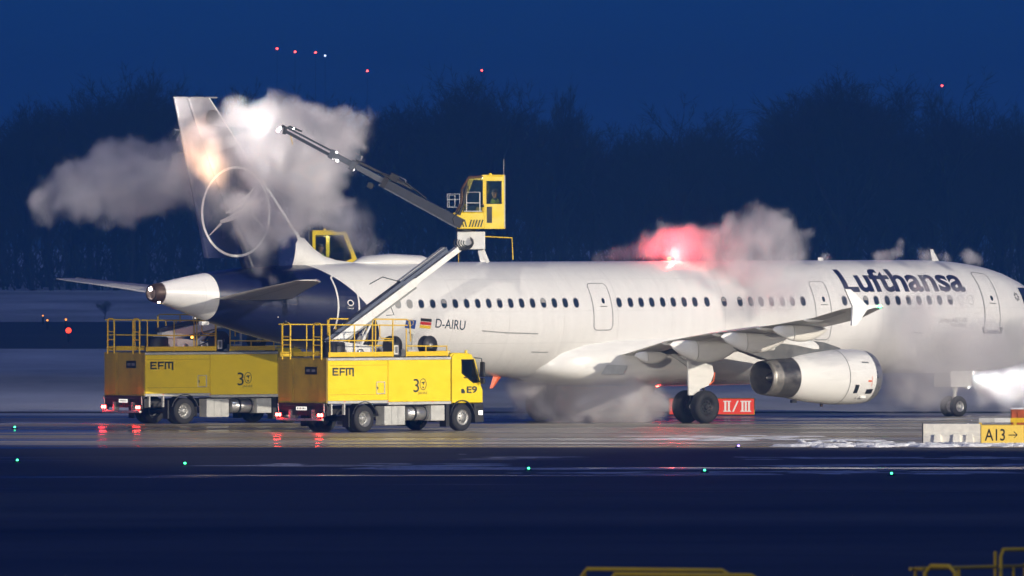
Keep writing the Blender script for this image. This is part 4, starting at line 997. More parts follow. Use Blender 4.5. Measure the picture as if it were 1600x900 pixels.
def mkcab(parent, M, label=None):
    """operator cab, its frame: x forward, y left (door side), z up, origin at the rear bottom edge"""
    def W_(mb): mb.v = [tuple(M @ Vector(v)) for v in mb.v]; return mb
    hw = .48
    mb = MB(); mb.prism([(.70,.05),(1.60,.05),(1.77,.16),(1.77,.62),(.70,.62)], -hw, hw)
    cb = obj('operator_cab', W_(mb), YELLOW, parent, bevel=.03)
    mb = MB()
    outer = [(0,.05),(1.62,.05),(1.66,.62),(1.62,.86),(1.22,1.87),(0,1.87)]; inner = [(.13,.80),(1.15,.80),(1.40,.92),(1.38,1.04),(1.10,1.74),(.13,1.74)]
    for y0 in (-hw, -hw+.035):
        pass
    for k in range(6):
        j = (k+1) % 6
        q4 = [outer[k], outer[j], inner[j], inner[k]]
        mb.prism(q4, -hw, -hw+.035)
    for s in (1,):
        y0, y1 = s*(hw-.035), s*hw
        mb.prism([(0,.05),(.70,.05),(.70,.92),(0,.92)], y0, y1)            # lower door panel
        mb.prism([(0,.92),(.10,.92),(.10,1.70),(0,1.70)], y0, y1); mb.prism([(.60,.92),(.74,.92),(.74,1.70),(.60,1.70)], y0, y1)
        mb.prism([(0,1.70),(.74,1.70),(.74,1.87),(0,1.87)], y0, y1)
    mb.bx(0,.035,-hw+.036,hw-.036,.05,1.87)
    obj('door_frame', W_(mb), YELLOW, cb, bevel=.012)
    mb = MB(); mb.bx(-.0,.78,-hw-.01,hw+.01,1.872,1.92); mb.ball((.5,0,1.93), .06, 10); obj('roof', W_(mb), YELLOW, cb, bevel=.02)
    mb = MB()
    mb.bx(.10,.60,(hw-.022),(hw-.016),.92,1.70)
    obj('door_glass', W_(mb), GLASS, cb)
    mb = MB()
    mb.tube([(x, -hw-.002, z) for x, z in inner], .02, 6, closed=True); obj('window_rubber', W_(mb), DARK, cb); mb = MB()
    for s in (1,):
        p = [(.10,.92),(.60,.92),(.60,1.70),(.10,1.70)]
        mb.tube([(x, s*(hw+.002), z) for x, z in p], .018, 6, closed=True)
    obj('window_rubber', W_(mb), DARK, cb)
    mb = MB(); mb.bx(.42,.60,(hw+.001),(hw+.012),.26,.82); obj('lower_door_window', W_(mb), DARK, cb)
    front = [(1.66,.64),(1.50,.92),(1.46,1.44),(1.22,1.83),(.76,1.86)]
    mb = MB()
    mb.tube([(x, hw-.03, z) for x, z in front], .045, 8)
    mb.tube([(1.66,-hw,.64),(1.66,hw,.64)], .03, 8); mb.tube([(1.22,-hw,1.83),(1.22,hw,1.83)], .04, 8)
    mb.bx(.76,1.2,-hw+.02,hw-.02,1.83,1.88)
    obj('windscreen_frame', W_(mb), pm('dark_red_brown', (.10,.045,.02), .5, var=.15), cb)
    mb = MB()
    mb.prism([(.76,.64),(1.64,.64),(1.48,.92),(1.44,1.44),(1.2,1.80),(.76,1.82)], hw-.028, hw-.022)
    mb.prism(inner, -hw+.012, -hw+.018)
    for (a, b_) in zip(front, front[1:-1]):
        mb.add([(a[0]-.01,-hw+.06,a[1]),(a[0]-.01,hw-.06,a[1]),(b_[0]-.01,hw-.06,b_[1]),(b_[0]-.01,-hw+.06,b_[1])], [(0,1,2,3)])
    obj('windscreen', W_(mb), GLASS, cb)
    for s in (-1, 1):                                                     # hazard stripes
        for k in range(9):
            x = .79+.098*k; sl = .075 if k < 5 else -.075
            mb = MB(); mb.prism([(x,.12),(x+.048,.12),(x+.048-sl,.37),(x-sl,.37)], s*(hw+.001), s*(hw+.004)); obj('hazard_stripe', W_(mb), BLACK, cb)
    mb = MB()
    for s in (1,):
        mb.tube([(1.30,hw+.05,.68),(1.30,hw+.05,1.32),(.84,hw+.05,1.32),(.84,hw+.05,.68)], .018, 6); mb.tube([(1.30,hw+.05,.95),(.84,hw+.05,.95)], .014, 6); mb.tube([(1.38,hw+.05,.66),(.76,hw+.05,.66)], .018, 6)
    obj('white_guard_rail', W_(mb), WPAINT, cb)
    mb = MB(); mb.bx(.1,.55,-.25,.25,.35,.48); mb.bx(.08,.18,-.25,.25,.45,1.15); obj('seat', W_(mb), BLACK, cb, bevel=.03)
    mb = MB(); mb.bx(1.0,1.3,-.3,.3,.63,.85); mb.tube([(1.0,.2,.85),(.9,.2,1.0)], .02, 6); mb.ball((.9,.2,1.02), .04, 8); obj('control_console', W_(mb), DARK, cb)
    mb = MB(); mb.tube([(.02,.44,1.9),(.02,.44,2.45)], .008, 5); mb.bx(-.03,.0,.40,.48,.1,1.9); obj('whip_aerial', W_(mb), LGREY, cb)
    return cb
def build_boom(tr, turret, knee, base_pt, yaw, cab_off=-1.05):
    I = inv(tr)
    w_ = Matrix.Rotation(-tr.rotation_euler.z, 4, 'Z')
    # turret and cradle on the deck (truck frame)
    mb = MB(); mb.smooth = True; mb.lathe([(2.58,.42),(3.05,.42),(3.10,.36)], (-.42,-.1,0), 'z', 24, True); tu = obj('slewing_ring', mb, DARK, tr)
    mb = MB(); mb.prism([(-.42,2.62),(3.0,2.62),(3.0,2.70),(.7,3.02),(-.3,3.12)], -.32, .32); cr = obj('boom_cradle', mb, BWHITE, tr, bevel=.03)
    for x in (-.15,.65,1.45):
        mb = MB(); mb.smooth = True; mb.lathe([(-.02,.06),(-.02,.14),(.02,.14),(.02,.06)], (x,-.36,2.72), 'y', 16, True); obj('lifting_eye', mb, SILVER, cr)
    d = (knee-base_pt).normalized(); L = (knee-base_pt).length
    side = d.cross(Vector((0,0,1))).normalized(); up = side.cross(d)
    mb = MB(); beam(mb, base_pt, base_pt+d*(L*.62), .34, .30, .32, .28, I=I); lb = obj('lower_boom', mb, BWHITE, tr, bevel=.015)
    mb = MB(); beam(mb, base_pt+d*(L*.45)-up*.01, knee, .24, .20, .22, .2, I=I); obj('boom_extension', mb, BWHITE, lb, bevel=.01)
    mb = MB(); beam(mb, base_pt+up*.25-d*.1, base_pt+d*(L*.56)+up*.25, .30, .13, I=I); obj('boom_cover', mb, BLUEST, lb, bevel=.01)
    mb = MB(); beam(mb, base_pt+d*(L*.54)+up*.33, base_pt+d*(L*.87)+up*.33, .26, .045, I=I); beam(mb, base_pt+d*(L*.54)+up*.20, base_pt+d*(L*.87)+up*.22, .2, .12, I=I); obj('energy_chain_tray', mb, BLUEST, lb)
    mb = MB(); beam(mb, base_pt+d*(L*.54)+up*.365, base_pt+d*(L*.86)+up*.365, .2, .02, I=I)
    for k in range(26):
        q = base_pt+d*(L*(.62+.0125*k))-up*.0; beam(mb, q-side*.125, q-side*.145, .06, .10, I=I, up=d)
    obj('chain_link', mb, LGREY, lb); bpy.context.view_layer.update()
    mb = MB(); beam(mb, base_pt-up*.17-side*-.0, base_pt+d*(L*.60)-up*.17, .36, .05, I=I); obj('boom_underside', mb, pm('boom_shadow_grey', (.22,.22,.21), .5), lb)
    q = base_pt+d*(L*.55)+up*.3; mb = MB(); mb.tube([I@(q-side*.15), I@(q+Vector((-.55,0,.15))-side*.15), I@(q+Vector((-1.0,0,-.1))-side*.15)], .018, 6); obj('trip_arm', mb, HOSE, lb)
    q = base_pt+d*(L*.43)-up*.2; mb = MB(); mb.tube([I@q, I@(q+Vector((.12,0,-.30))), I@(q+Vector((-.15,0,-.32)))], .018, 6); obj('boom_hook', mb, HOSE, lb)
    # lifting rams
    for f, off in ((.30,.13),(.30,-.13)):
        a = base_pt+d*(L*f)-up*.15+side*off; b_ = base_pt+Vector((d.x,d.y,0)).normalized()*.95+Vector((0,0,-.45))+side*off
        mb = MB(); mb.smooth = True; mb.tube([I@b_, I@b_.lerp(a,.6)], .075, 12); mb.tube([I@b_.lerp(a,.6), I@a], .045, 12); obj('lift_ram', mb, BWHITE, lb)
        mb = MB(); mb.smooth = True; mb.tube([I@(a+Vector((.05,0,0))), I@(b_.lerp(a,.5)+Vector((.25,0,-.1))), I@(b_+Vector((.2,0,0)))], .025, 6); obj('hydraulic_hose', mb, HOSE, lb)
    # knuckle at the top: white box, coiled hoses
    k0 = knee
    mb = MB(); beam(mb, k0+Vector((-.35,0,.05)), k0+Vector((.62,0,.05)), .5, .62, I=I); hd = obj('boom_head', mb, BWHITE, tr, bevel=.03)
    mb = MB(); mb.smooth = True
    for k in range(5):
        c = k0+Vector((-.12+.035*k,-.30-.02*k,-.02)); r_ = .26-.035*k
        mb.tube([I@(c+Vector((math.cos(a)*r_*1.3,0,math.sin(a)*r_))) for a in (2*PI*j/14+2.6 for j in range(11))], .022, 6)
    obj('hose_coil', mb, HOSE, hd)
    mb = MB(); beam(mb, k0+Vector((.52,0,-.28)), k0+Vector((.72,0,-.72)), .16, .16, .12, .12, I=I, up=Vector((0,1,0))); obj('stabiliser_leg', mb, WPAINT, hd, bevel=.01)
    mb = MB(); mb.smooth = True; mb.tube([I@(k0+Vector((-.3,0,-.25))), I@(k0+Vector((-.3,0,-.72)))], .014, 6); obj('yellow_rod', mb, RAILY, hd)
    mb = MB(); mb.tube([I@(k0+Vector((.3,-.1,.20))), I@(k0+Vector((1.55,-.1,.14))), I@(k0+Vector((1.58,-.1,-.62)))], .022, 6); obj('yellow_guard_bar', mb, RAILY, hd)
    mb = MB(); mb.smooth = True; c = I@(k0+Vector((-.05,0,.42))); mb.lathe([(-.06,.34),(.06,.34)], c, 'z', 20, True); obj('cab_turntable', mb, DARK, hd)
    M = I @ Matrix.Translation(k0+Vector((0,0,.40))) @ Matrix.Rotation(yaw, 4, 'Z') @ Matrix.Translation(Vector((cab_off,0,0)))
    return mkcab(tr, M), lb, M, I
Y1 = -16.0
knee1 = at(730, 378, Y1); base1 = at(512, 541, -19.0)
cab1, lb1, M1, I1 = build_boom(truck, None, knee1, base1, R(178), -1.30)
# upper telescopic arm: three nested sections out of the knuckle to the spray head
e0, e1 = at(722, 350, Y1-.55), at(448, 203, -15.6)
dd = (e1-e0).normalized(); LL = (e1-e0).length; ss = dd.cross(Vector((0,0,1))).normalized(); uu = ss.cross(dd)
if uu.z < 0: uu = -uu
ARM = pm('boom_grey_steel', (.035,.04,.055), .5, .15, var=.3)
ARM2 = pm('boom_mid_steel', (.10,.11,.13), .45, .3, var=.25)
mb = MB(); beam(mb, e0, e0+dd*LL*.44, .24, .34, .2, .28, I=I1); ua = obj('spray_arm', mb, ARM, truck, bevel=.012)
mb = MB(); beam(mb, e0+dd*LL*.40+uu*.02, e0+dd*LL*.74+uu*.02, .16, .22, .14, .18, I=I1); obj('arm_extension', mb, ARM2, ua, bevel=.01)
mb = MB(); beam(mb, e0+dd*LL*.72-uu*.06, e1-uu*.06, .12, .10, I=I1); beam(mb, e0+dd*LL*.72+uu*.10, e1+uu*.08, .08, .06, I=I1); obj('arm_tip', mb, ARM, ua, bevel=.006)
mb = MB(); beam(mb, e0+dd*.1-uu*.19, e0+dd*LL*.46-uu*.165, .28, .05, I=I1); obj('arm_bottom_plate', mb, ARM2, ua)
mb = MB(); beam(mb, e0+dd*LL*.30+uu*.27, e0+dd*LL*.62+uu*.20, .1, .08, I=I1); mb.smooth = True
mb.tube([I1@(e0+dd*LL*f+uu*o_-ss*.05) for f, o_ in ((.22,.2),(.27,.26),(.33,.33),(.40,.33),(.46,.27),(.5,.2))], .03, 6); obj('arm_hose', mb, HOSE, ua)
for f in (.44, .62, .74):
    q = e0+dd*LL*f; mb = MB(); beam(mb, q-dd*.09+uu*.0, q+dd*.09, .30, .46-.2*f, I=I1); obj('arm_collar', mb, ARM2 if f > .5 else BLACK, ua, bevel=.01)
q = e0+dd*LL*.41+uu*.3; mb = MB(); beam(mb, q-dd*.16, q+dd*.16, .2, .26, I=I1); obj('arm_control_box', mb, BLACK, ua, bevel=.02)
q = e0+dd*LL*.50-uu*.33; mb = MB(); beam(mb, q-dd*.12, q+dd*.08, .12, .18, I=I1); obj('arm_bracket', mb, BLACK, ua)
for f in (.37, .62):
    q = e0+dd*LL*f+uu*.36; mb = MB(); mb.tube([I1@(q-dd*.14-uu*.1), I1@(q-dd*.14+uu*.06), I1@(q+dd*.14+uu*.06), I1@(q+dd*.14-uu*.1)], .014, 6); obj('grab_loop', mb, SILVER, ua)
# small railed basket frame beside the knuckle
q = at(708, 314, Y1)
mb = MB()
for x0, x1, z0, z1 in ((-.2,.22,-.22,.24),(-.14,.06,-.2,.2)): mb.tube([I1@(q+Vector(v)) for v in ((x0,0,z0),(x1,0,z0),(x1,0,z1),(x0,0,z1))], .018, 6, closed=True)
mb.tube([I1@(q+Vector((-.2,0,.05))), I1@(q+Vector((.22,0,.05)))], .014, 6); obj('step_frame', mb, WPAINT, ua)
mb = MB(); mb.smooth = True; mb.tube([I1@at(717,336,Y1-.6), I1@at(724,318,Y1-.6), I1@at(727,300,Y1-.62), I1@at(730,290,Y1-.62)], .05, 8); mb.tube([I1@at(712,356,Y1-.6), I1@at(708,342,Y1-.6), I1@at(716,330,Y1-.6)], .04, 8); obj('knuckle_hose', mb, HOSE, ua)
# spray head
mb = MB(); mb.smooth = True
mb.tube([I1@(e1+uu*.05), I1@(e1+dd*.18+uu*.06), I1@at(436,203,-15.6)], .05, 8); mb.tube([I1@at(446,198,-15.6), I1@at(444,210,-15.6)], .07, 8); mb.tube([I1@at(438,199,-15.6), I1@at(433,206,-15.6)], .06, 8)
mb.tube([I1@(e1+uu*.1), I1@(e1+Vector((.1,0,.12))), I1@(e1-dd*.5+uu*.2)], .035, 6); hd_ = obj('spray_nozzle', mb, DARK, ua)
mb = MB(); mb.tube([I1@at(454,212,-15.7), I1@at(456,220,-15.7), I1@at(457,226,-15.7)], .014, 6); obj('yellow_tag_line', mb, RAILY, ua)
for (px, py, r_, nm, E_) in ((459,201,.025,'boom_lamp',30),(526,238,.035,'boom_lamp',14),(527,251,.045,'boom_lamp',20),(570,265,.03,'boom_lamp',14)):
    p = at(px, py, -15.95); mb = MB(); mb.ball(I1@p, r_, 10); obj(nm, mb, emat('boom_lamp_glow', (1,.98,.9), E_), ua)
# added lamp on the rear rail, throws the warm glow onto the fin
wl = at(446, 503, -21.6); mb = MB(); mb.smooth = True; mb.ball(I1@wl, .07, 10); o = obj('fin_glow_lamp', mb, DARK, truck)
spot('fin_glow_beam', wl+Vector((-.1,.12,.12)), at(310,222,-12.2), 52000, (1,.52,.22), R(8.5), 1.0, .05)
# truck 2: boom rises behind the tail, its cab shows above the fuselage
knee2 = at(531, 461, 1.2); base2 = at(250, 526, -2.6)
cab2, lb2, M2, I2 = build_boom(truck2, None, knee2, base2, R(8))
lamp('amber_beacon', I2 @ at(300,527,-3.0), .045, (1,.25,.03), 16, 3, parent=truck2)

# ---- operators
def person(label, M, parent_thing=None):
    """seated operator; frame of the cab: x forward, y left, z up. one skinned body, clothing as children"""
    J = {'pelvis':(.34,0,.56),'waist':(.33,0,.72),'chest':(.33,0,.93),'neckb':(.335,0,1.07),'neck':(.345,0,1.13),'headb':(.365,0,1.19),'head':(.365,0,1.30),'top':(.355,0,1.38)}
    Rr = {'pelvis':.15,'waist':.135,'chest':.155,'neckb':.10,'neck':.055,'headb':.075,'head':.095,'top':.07}
    E = [('pelvis','waist'),('waist','chest'),('chest','neckb'),('neckb','neck'),('neck','headb'),('headb','head'),('head','top')]
    def add(n_, p, r_, to): J[n_] = p; Rr[n_] = r_; E.append((to, n_))
    for s, c in ((1,'l'),(-1,'r')):
        add('sh'+c, (.33,s*.18,1.02), .065, 'neckb'); add('el'+c, (.42,s*.23,.78), .048, 'sh'+c); add('wr'+c, (.66,s*.17,.88), .030, 'el'+c); add('pm'+c, (.74,s*.155,.90), .032, 'wr'+c)
        for k in range(4):
            y_ = s*(.155+(k-1.5)*.018); ln = (.058,.068,.064,.05)[k]
            add('fa%s%d'%(c,k), (.775,y_,.905), .0095, 'pm'+c); add('fb%s%d'%(c,k), (.775+ln*.6,y_,.895), .009, 'fa%s%d'%(c,k)); add('fc%s%d'%(c,k), (.775+ln*.75,y_,.895-ln*.45), .008, 'fb%s%d'%(c,k))
        add('ta'+c, (.735,s*.118,.895), .011, 'pm'+c); add('tb'+c, (.775,s*.105,.885), .0095, 'ta'+c)
        add('hp'+c, (.36,s*.10,.54), .095, 'pelvis'); add('kn'+c, (.80,s*.14,.54), .062, 'hp'+c); add('an'+c, (.86,s*.14,.16), .042, 'kn'+c); add('to'+c, (1.03,s*.14,.11), .038, 'an'+c)
    names = list(J); idx = {n_: i for i, n_ in enumerate(names)}
    me = bpy.data.meshes.new('person'); me.from_pydata([M @ Vector(J[n_]) for n_ in names], [(idx[a], idx[b_]) for a, b_ in E], [])
    o = bpy.data.objects.new('person', me); COL.objects.link(o)
    sk = o.modifiers.new('skin', 'SKIN'); sk.use_smooth_shade = True
    for i, n_ in enumerate(names):
        v = me.skin_vertices[0].data[i]; v.radius = (Rr[n_], Rr[n_]*(.8 if n_ in ('waist','pelvis') else 1)); v.use_root = n_ == 'pelvis'
    ss_ = o.modifiers.new('sub', 'SUBSURF'); ss_.levels = ss_.render_levels = 1
    dg = bpy.context.evaluated_depsgraph_get(); dg.update(); me2 = bpy.data.meshes.new_from_object(o.evaluated_get(dg)); o.modifiers.clear(); o.data = me2
    me2.materials.clear()
    for m_ in (SKINM, TROUS): me2.materials.append(m_)
    Mi = M.inverted()
    for p in me2.polygons:
        c = Mi @ p.center; p.use_smooth = True
        p.material_index = 0 if (c.z > 1.12 or (c.x > .69 and c.z > .82)) else 1
    tag(o, label, 'person', 'operators in the boom cabs')
    # vest, hood of hair, ears and face
    mb = MB(); mb.smooth = True
    mb.loft([[M @ Vector((x+math.cos(t)*a, math.sin(t)*b_, z)) for t in (2*PI*k/20 for k in range(20))] for z, x, a, b_ in ((.52,.34,.17,.20),(.62,.335,.168,.20),(.78,.33,.165,.205),(.93,.33,.18,.215),(1.03,.33,.15,.20),(1.09,.335,.10,.13))], False); obj('safety_vest', mb, VEST, o)
    mb = MB(); mb.smooth = True
    for z in (.64, .80): mb.loft([[M @ Vector((.333+math.cos(t)*.178, math.sin(t)*.214, z+dz)) for t in (2*PI*k/20 for k in range(20))] for dz in (-.025,.025)], False)
    obj('reflective_band', mb, WPAINT, o)
    for s in (1,-1):
        mb = MB(); mb.smooth = True; mb.tube([M @ Vector(J['sh'+('l' if s > 0 else 'r')]), M @ Vector((.37,s*.215,.90)), M @ Vector(J['el'+('l' if s > 0 else 'r')]), M @ Vector((.56,s*.195,.84))], [.085,.075,.065,.052], 12); obj('jacket_sleeve', mb, VEST, o)
    mb = MB(); mb.smooth = True; mb.loft([[M @ Vector((.352+math.cos(t)*a-.012, math.sin(t)*b_, z)) for t in (2*PI*k/16 for k in range(16))] for z, a, b_ in ((1.32,.112,.10),(1.37,.110,.098),(1.41,.085,.078),(1.43,.03,.03))], True); obj('hair', mb, BLACK, o)
    for s in (1,-1):
        mb = MB(); mb.ball(M @ Vector((.36,s*.096,1.29)), .026, 8, (.6,.5,1)); obj('ear', mb, SKINM, o)
        mb = MB(); mb.ball(M @ Vector((.455,s*.034,1.305)), .011, 6); obj('eye', mb, BLACK, o)
    mb = MB(); mb.loft([[M @ Vector(v) for v in ((.45,-.014,1.31),(.45,.014,1.31),(.45,.0,1.315))],[M @ Vector(v) for v in ((.45,-.02,1.255),(.45,.02,1.255),(.482,0,1.265))]]); obj('nose', mb, SKINM, o)
    mb = MB(); mb.box((0,0,0),(.01,.05,.01)); mb.v = [tuple(M @ (Vector(v)+Vector((.448,0,1.235)))) for v in mb.v]; obj('mouth', mb, ORANGE, o)
    return o
SKINM = pm('skin', (.52,.32,.22), .5, var=.05)
TROUS = pm('work_trousers', (.02,.025,.05), .8, var=.2)
VEST = pm('hi_vis_yellow', (.62,.88,.03), .6, var=.1, emit=(.6,.9,.03), es=0)
def cab_lamp(tr, M):
    mb = MB(); mb.bx(.55,.80,-.06,.06,1.80,1.825); mb.v = [tuple(M @ Vector(v)) for v in mb.v]; obj('cab_ceiling_lamp', mb, emat('cab_lamp_glow', (1,.97,.9), 6), tr)
    l = bpy.data.lights.new('cab_lamp_light', 'POINT'); l.energy = 26; l.color = (1,.96,.9); l.shadow_soft_size = .06
    q = bpy.data.objects.new('cab_lamp_light', l); COL.objects.link(q); q.parent = tr; q.location = M @ Vector((.72,0,1.72))
cab_lamp(truck, M1); cab_lamp(truck2, M2)
def wm(t): return Matrix.Translation(t.location) @ Matrix.Rotation(t.rotation_euler.z, 4, 'Z')
person('operator in a yellow safety vest seated in the raised cab of the E9 truck', wm(truck) @ M1)
person('operator in a yellow safety vest in the cab that shows above the fuselage', wm(truck2) @ M2)
# ------------------------------------------------------------------ signs, barriers, lamps
def upright_text(name, s, x0, z0, W, H, y, mat, parent, bold=0.0):
    bm = fit_text(s, W, H, bold)
    for v in bm.verts: v.co = Vector((x0+v.co.x, y, z0+v.co.y))
    return bm_obj(name, bm, mat, parent)
# A13 taxiway sign
p = gnd(1566, 696.5); sc_ = FPX/(p.y-CP.y)
t = thing('taxiway_sign', 'lit yellow taxiway sign reading A13 with an arrow, right of the concrete barrier', 'sign', (p.x, p.y, 0))
mb = MB(); mb.bx(-.70,.70,0,.28,.04,.68); obj('sign_case', mb, pm('sign_case_yellow', (.6,.42,.03), .5), t, bevel=.02)
mb = MB(); mb.bx(-.68,.68,-.012,-.002,.06,.66); obj('sign_face', mb, emat('sign_face_glow', (1.0,.66,.12), 1.15), t)
upright_text('sign_lettering', 'A13', -.57, .16, .66, .39, -.016, pm('sign_black', (.02,.012,0), .6), t, .012)
mb = MB(); mb.bx(.20,.48,-.02,-.014,.33,.365); ar = obj('sign_arrow', mb, pm('sign_black', (.02,.012,0), .6), t)
mb = MB(); mb.prism([(.38,.47),(.50,.355),(.38,.235),(.37,.255),(.465,.3475),(.37,.45)], -.0205, -.0145); obj('arrow_head', mb, pm('sign_black', (.02,.012,0), .6), t)
for x in (-.5,.5): mb = MB(); mb.bx(x-.04,x+.04,.1,.18,-.01,.05); obj('sign_foot', mb, DARK, t)
# concrete barrier
CONC = pm('pale_concrete', (.74,.71,.62), .75, var=.15, scale=4, bump=.008)
p = gnd(1487, 695)
t = thing('concrete_barrier', 'pale concrete barrier block standing in snow left of the A13 sign', 'barrier', (p.x, p.y+.1, 0))
prof = [(-.30,.0),(-.30,.30),(-.12,.42),(-.10,.68),(.10,.68),(.12,.42),(.30,.30),(.30,0)]
mb = MB(); mb.loft([[(x, y, z) for y, z in prof] for x in (-.93,.93)]); obj('barrier_body', mb, CONC, t, bevel=.02)
for x in (-.62,.0,.42):
    mb = MB(); mb.prism([(x,.0),(x+.30,.0),(x+.26,.36),(x+.04,.36)], -.36, -.29); obj('barrier_foot', mb, CONC, t, bevel=.015)
mb = MB(); mb.prism([(-.955,0),(-.93,0),(-.93,.7),(-.955,.72)], -.31, .31); obj('end_plate', mb, DARK, t)
# striped bar barrier behind
p = gnd(1560, 690)
t = thing('striped_barrier', 'low white and yellow striped bar barrier behind the A13 sign', 'barrier', (p.x, p.y+6, 0))
sq = (p.y+6-CP.y)/FPX
z0 = at(1560, 664, p.y+6).z; z1 = at(1560, 653, p.y+6).z; x0 = at(1529, 660, p.y+6).x-p.x; x1 = at(1600, 660, p.y+6).x-p.x
for k in range(4):
    a = x0+(x1+.6-x0)*k/4; mb = MB(); mb.bx(a, x0+(x1+.6-x0)*(k+1)/4-.002, -.08, .08, z0+.08, z1); obj('bar_segment', mb, (RAILY, WPAINT, RAILY, WPAINT)[k] if k else LGREY, t, bevel=.01)
for x in (x0+.06, x1-.3): mb = MB(); mb.bx(x-.05,x+.05,-.07,.07,0,z0+.08); obj('barrier_leg', mb, RAILY, t)
p = gnd(1602, 688)
z1 = at(1600, 637, p.y+5).z
t = thing('orange_container', 'rust orange metal box at the edge of the picture above the A13 sign', 'container', (p.x+.1, p.y+5, 0))
mb = MB(); mb.bx(-.42,.6,-.35,.35,.02,z1-.06); obj('box_body', mb, pm('rust_orange', (.45,.09,.02), .6, var=.3, scale=5), t, bevel=.02)
mb = MB(); mb.bx(-.44,.62,-.37,.37,z1-.055,z1); obj('box_lid', mb, SNOW, t, bevel=.015)
for x in (-.2,.05,.3): mb = MB(); mb.bx(x,x+.03,-.372,-.352,.08,z1-.12); obj('box_rib', mb, pm('rust_orange', (.45,.09,.02), .6), t)
# red runway sign behind the wheels
p = gnd(1111, 650.5); q = at(1178, 648, p.y); q0 = at(1046, 648, p.y)
t = thing('runway_sign', 'lit red holding sign reading CAT II/III, half hidden behind the main wheels', 'sign', (p.x, p.y, 0))
x0, x1 = q0.x-p.x, q.x-p.x; z0, z1 = .05, at(1150, 622, p.y).z
mb = MB(); mb.bx(x0-.03,x1+.03,0,.3,z0,z1); obj('sign_case', mb, RAILY, t, bevel=.02)
mb = MB(); mb.bx(x0,x1,-.012,-.002,z0+.03,z1-.03); obj('sign_face', mb, emat('red_sign_glow', (1.0,.085,.05), 1.0), t)
SW = emat('sign_letter_glow', (1,.9,.8), 1.0)
upright_text('sign_lettering', 'CAT', x0+.12, z0+.12, (x1-x0)*.43, z1-z0-.22, -.016, SW, t, .01)
W_ = x1-x0
def serif_I(x):   # roman numeral bars with serifs
    mb = MB(); mb.bx(x-.035,x+.035,-.02,-.014,z0+.12,z1-.1); obj('roman_numeral', mb, SW, t)
xs2 = [x1-1.05+.0, x1-.92, x1-.42, x1-.30, x1-.18]
for x in xs2: serif_I(x)
for a, b_ in ((x1-1.13, x1-.84), (x1-.50, x1-.10)):
    for q0_, q1_ in ((z0+.12,z0+.155),(z1-.135,z1-.1)): mb = MB(); mb.bx(a,b_,-.0205,-.0145,q0_,q1_); obj('numeral_serif', mb, SW, t)
mb = MB(); mb.prism([(x1-.80,z0+.12),(x1-.74,z0+.12),(x1-.56,z1-.1),(x1-.62,z1-.1)], -.02, -.014); obj('sign_slash', mb, SW, t)
# taxiway lamps
GL = emat('green_lamp_glow', (.05,1,.35), 9); BL = emat('violet_lamp_glow', (.25,.15,1), 12)
for px, py, g, lab in ((27,722,GL,'green taxiway lamp nearest the left edge of the picture'),(289,727,GL,'green taxiway lamp below the far deicing truck'),(826,735,GL,'green taxiway lamp below the airliner belly'),(1101,738,GL,'green taxiway lamp below the main wheels'),(1393,743,GL,'green taxiway lamp left of and below the A13 sign'),(23,670,GL,'dim green lamp on the lit pad at the left edge'),(1154,699.5,BL,'small violet lamp at the near edge of the pad')):
    p = gnd(px, py+1); t = thing('taxiway_lamp', lab, 'lamp', (p.x, p.y, .01), group='ground lamps of the taxiway')
    mb = MB(); mb.lathe([(0,.13),(.03,.12),(.05,.07)], (0,0,0), 'z', 14, True); obj('lamp_base', mb, DARK, t)
    mb = MB(); mb.ball((0,0,.07), .036, 10); obj('lamp_dome', mb, g, t)
# lamps by the far road, and the bush there
OG = emat('amber_lamp_glow', (1,.32,.05), 3); RG = emat('red_lamp_glow', (1,.05,.02), 4)
for px, py, m_, r_, lab in ((107,532,RG,.16,'large red lamp beside the far perimeter road'),(103,511,OG,.07,'upper right of the small amber lamps beyond the far road'),(74,512,OG,.06,'lower of the small amber lamps beyond the far road'),(67,504,OG,.05,'leftmost and highest amber lamp beyond the far road')):
    p = gnd(px, py+3); t = thing('road_lamp', lab, 'lamp', (p.x, p.y, 0), group='lamps by the perimeter road')
    mb = MB(); mb.tube([(0,0,0),(0,0,.5)], .06, 8); obj('lamp_post', mb, DARK, t)
    mb = MB(); mb.ball((0,0,.5+r_), r_, 12); obj('lamp_globe', mb, m_, t)
# obstruction lamps on tall slim masts behind the wood
RL = emat('obstruction_red_glow', (1,.06,.05), 16); WLm = emat('obstruction_white_glow', (.6,.75,1), 5)
for px, py, m_, lab in ((433,76,RL,'leftmost red obstruction lamp high on a slim mast'),(461,81,RL,'second red obstruction lamp from the left above the wood'),(493,82,RL,'third red obstruction lamp, beside a pale one'),(508,87,WLm,'pale white lamp right of the three red obstruction lamps'),(574,111,RL,'dim red obstruction lamp over the steam right of the three'),(753,110,RL,'red obstruction lamp above the wood behind the boom cab'),(1472,134,RL,'red obstruction lamp shining through the bare tree on the right')):
    Yf = 900; p = at(px, py, Yf); t = thing('obstruction_mast', lab, 'mast', (p.x, p.y, 0), group='obstruction lamps beyond the wood')
    mb = MB(); mb.tube([(0,0,0),(0,0,p.z)], [.03,.012], 5); obj('mast_pole', mb, DARK, t)
    mb = MB(); mb.ball((0,0,p.z), .10, 10); obj('mast_lamp', mb, m_, t)
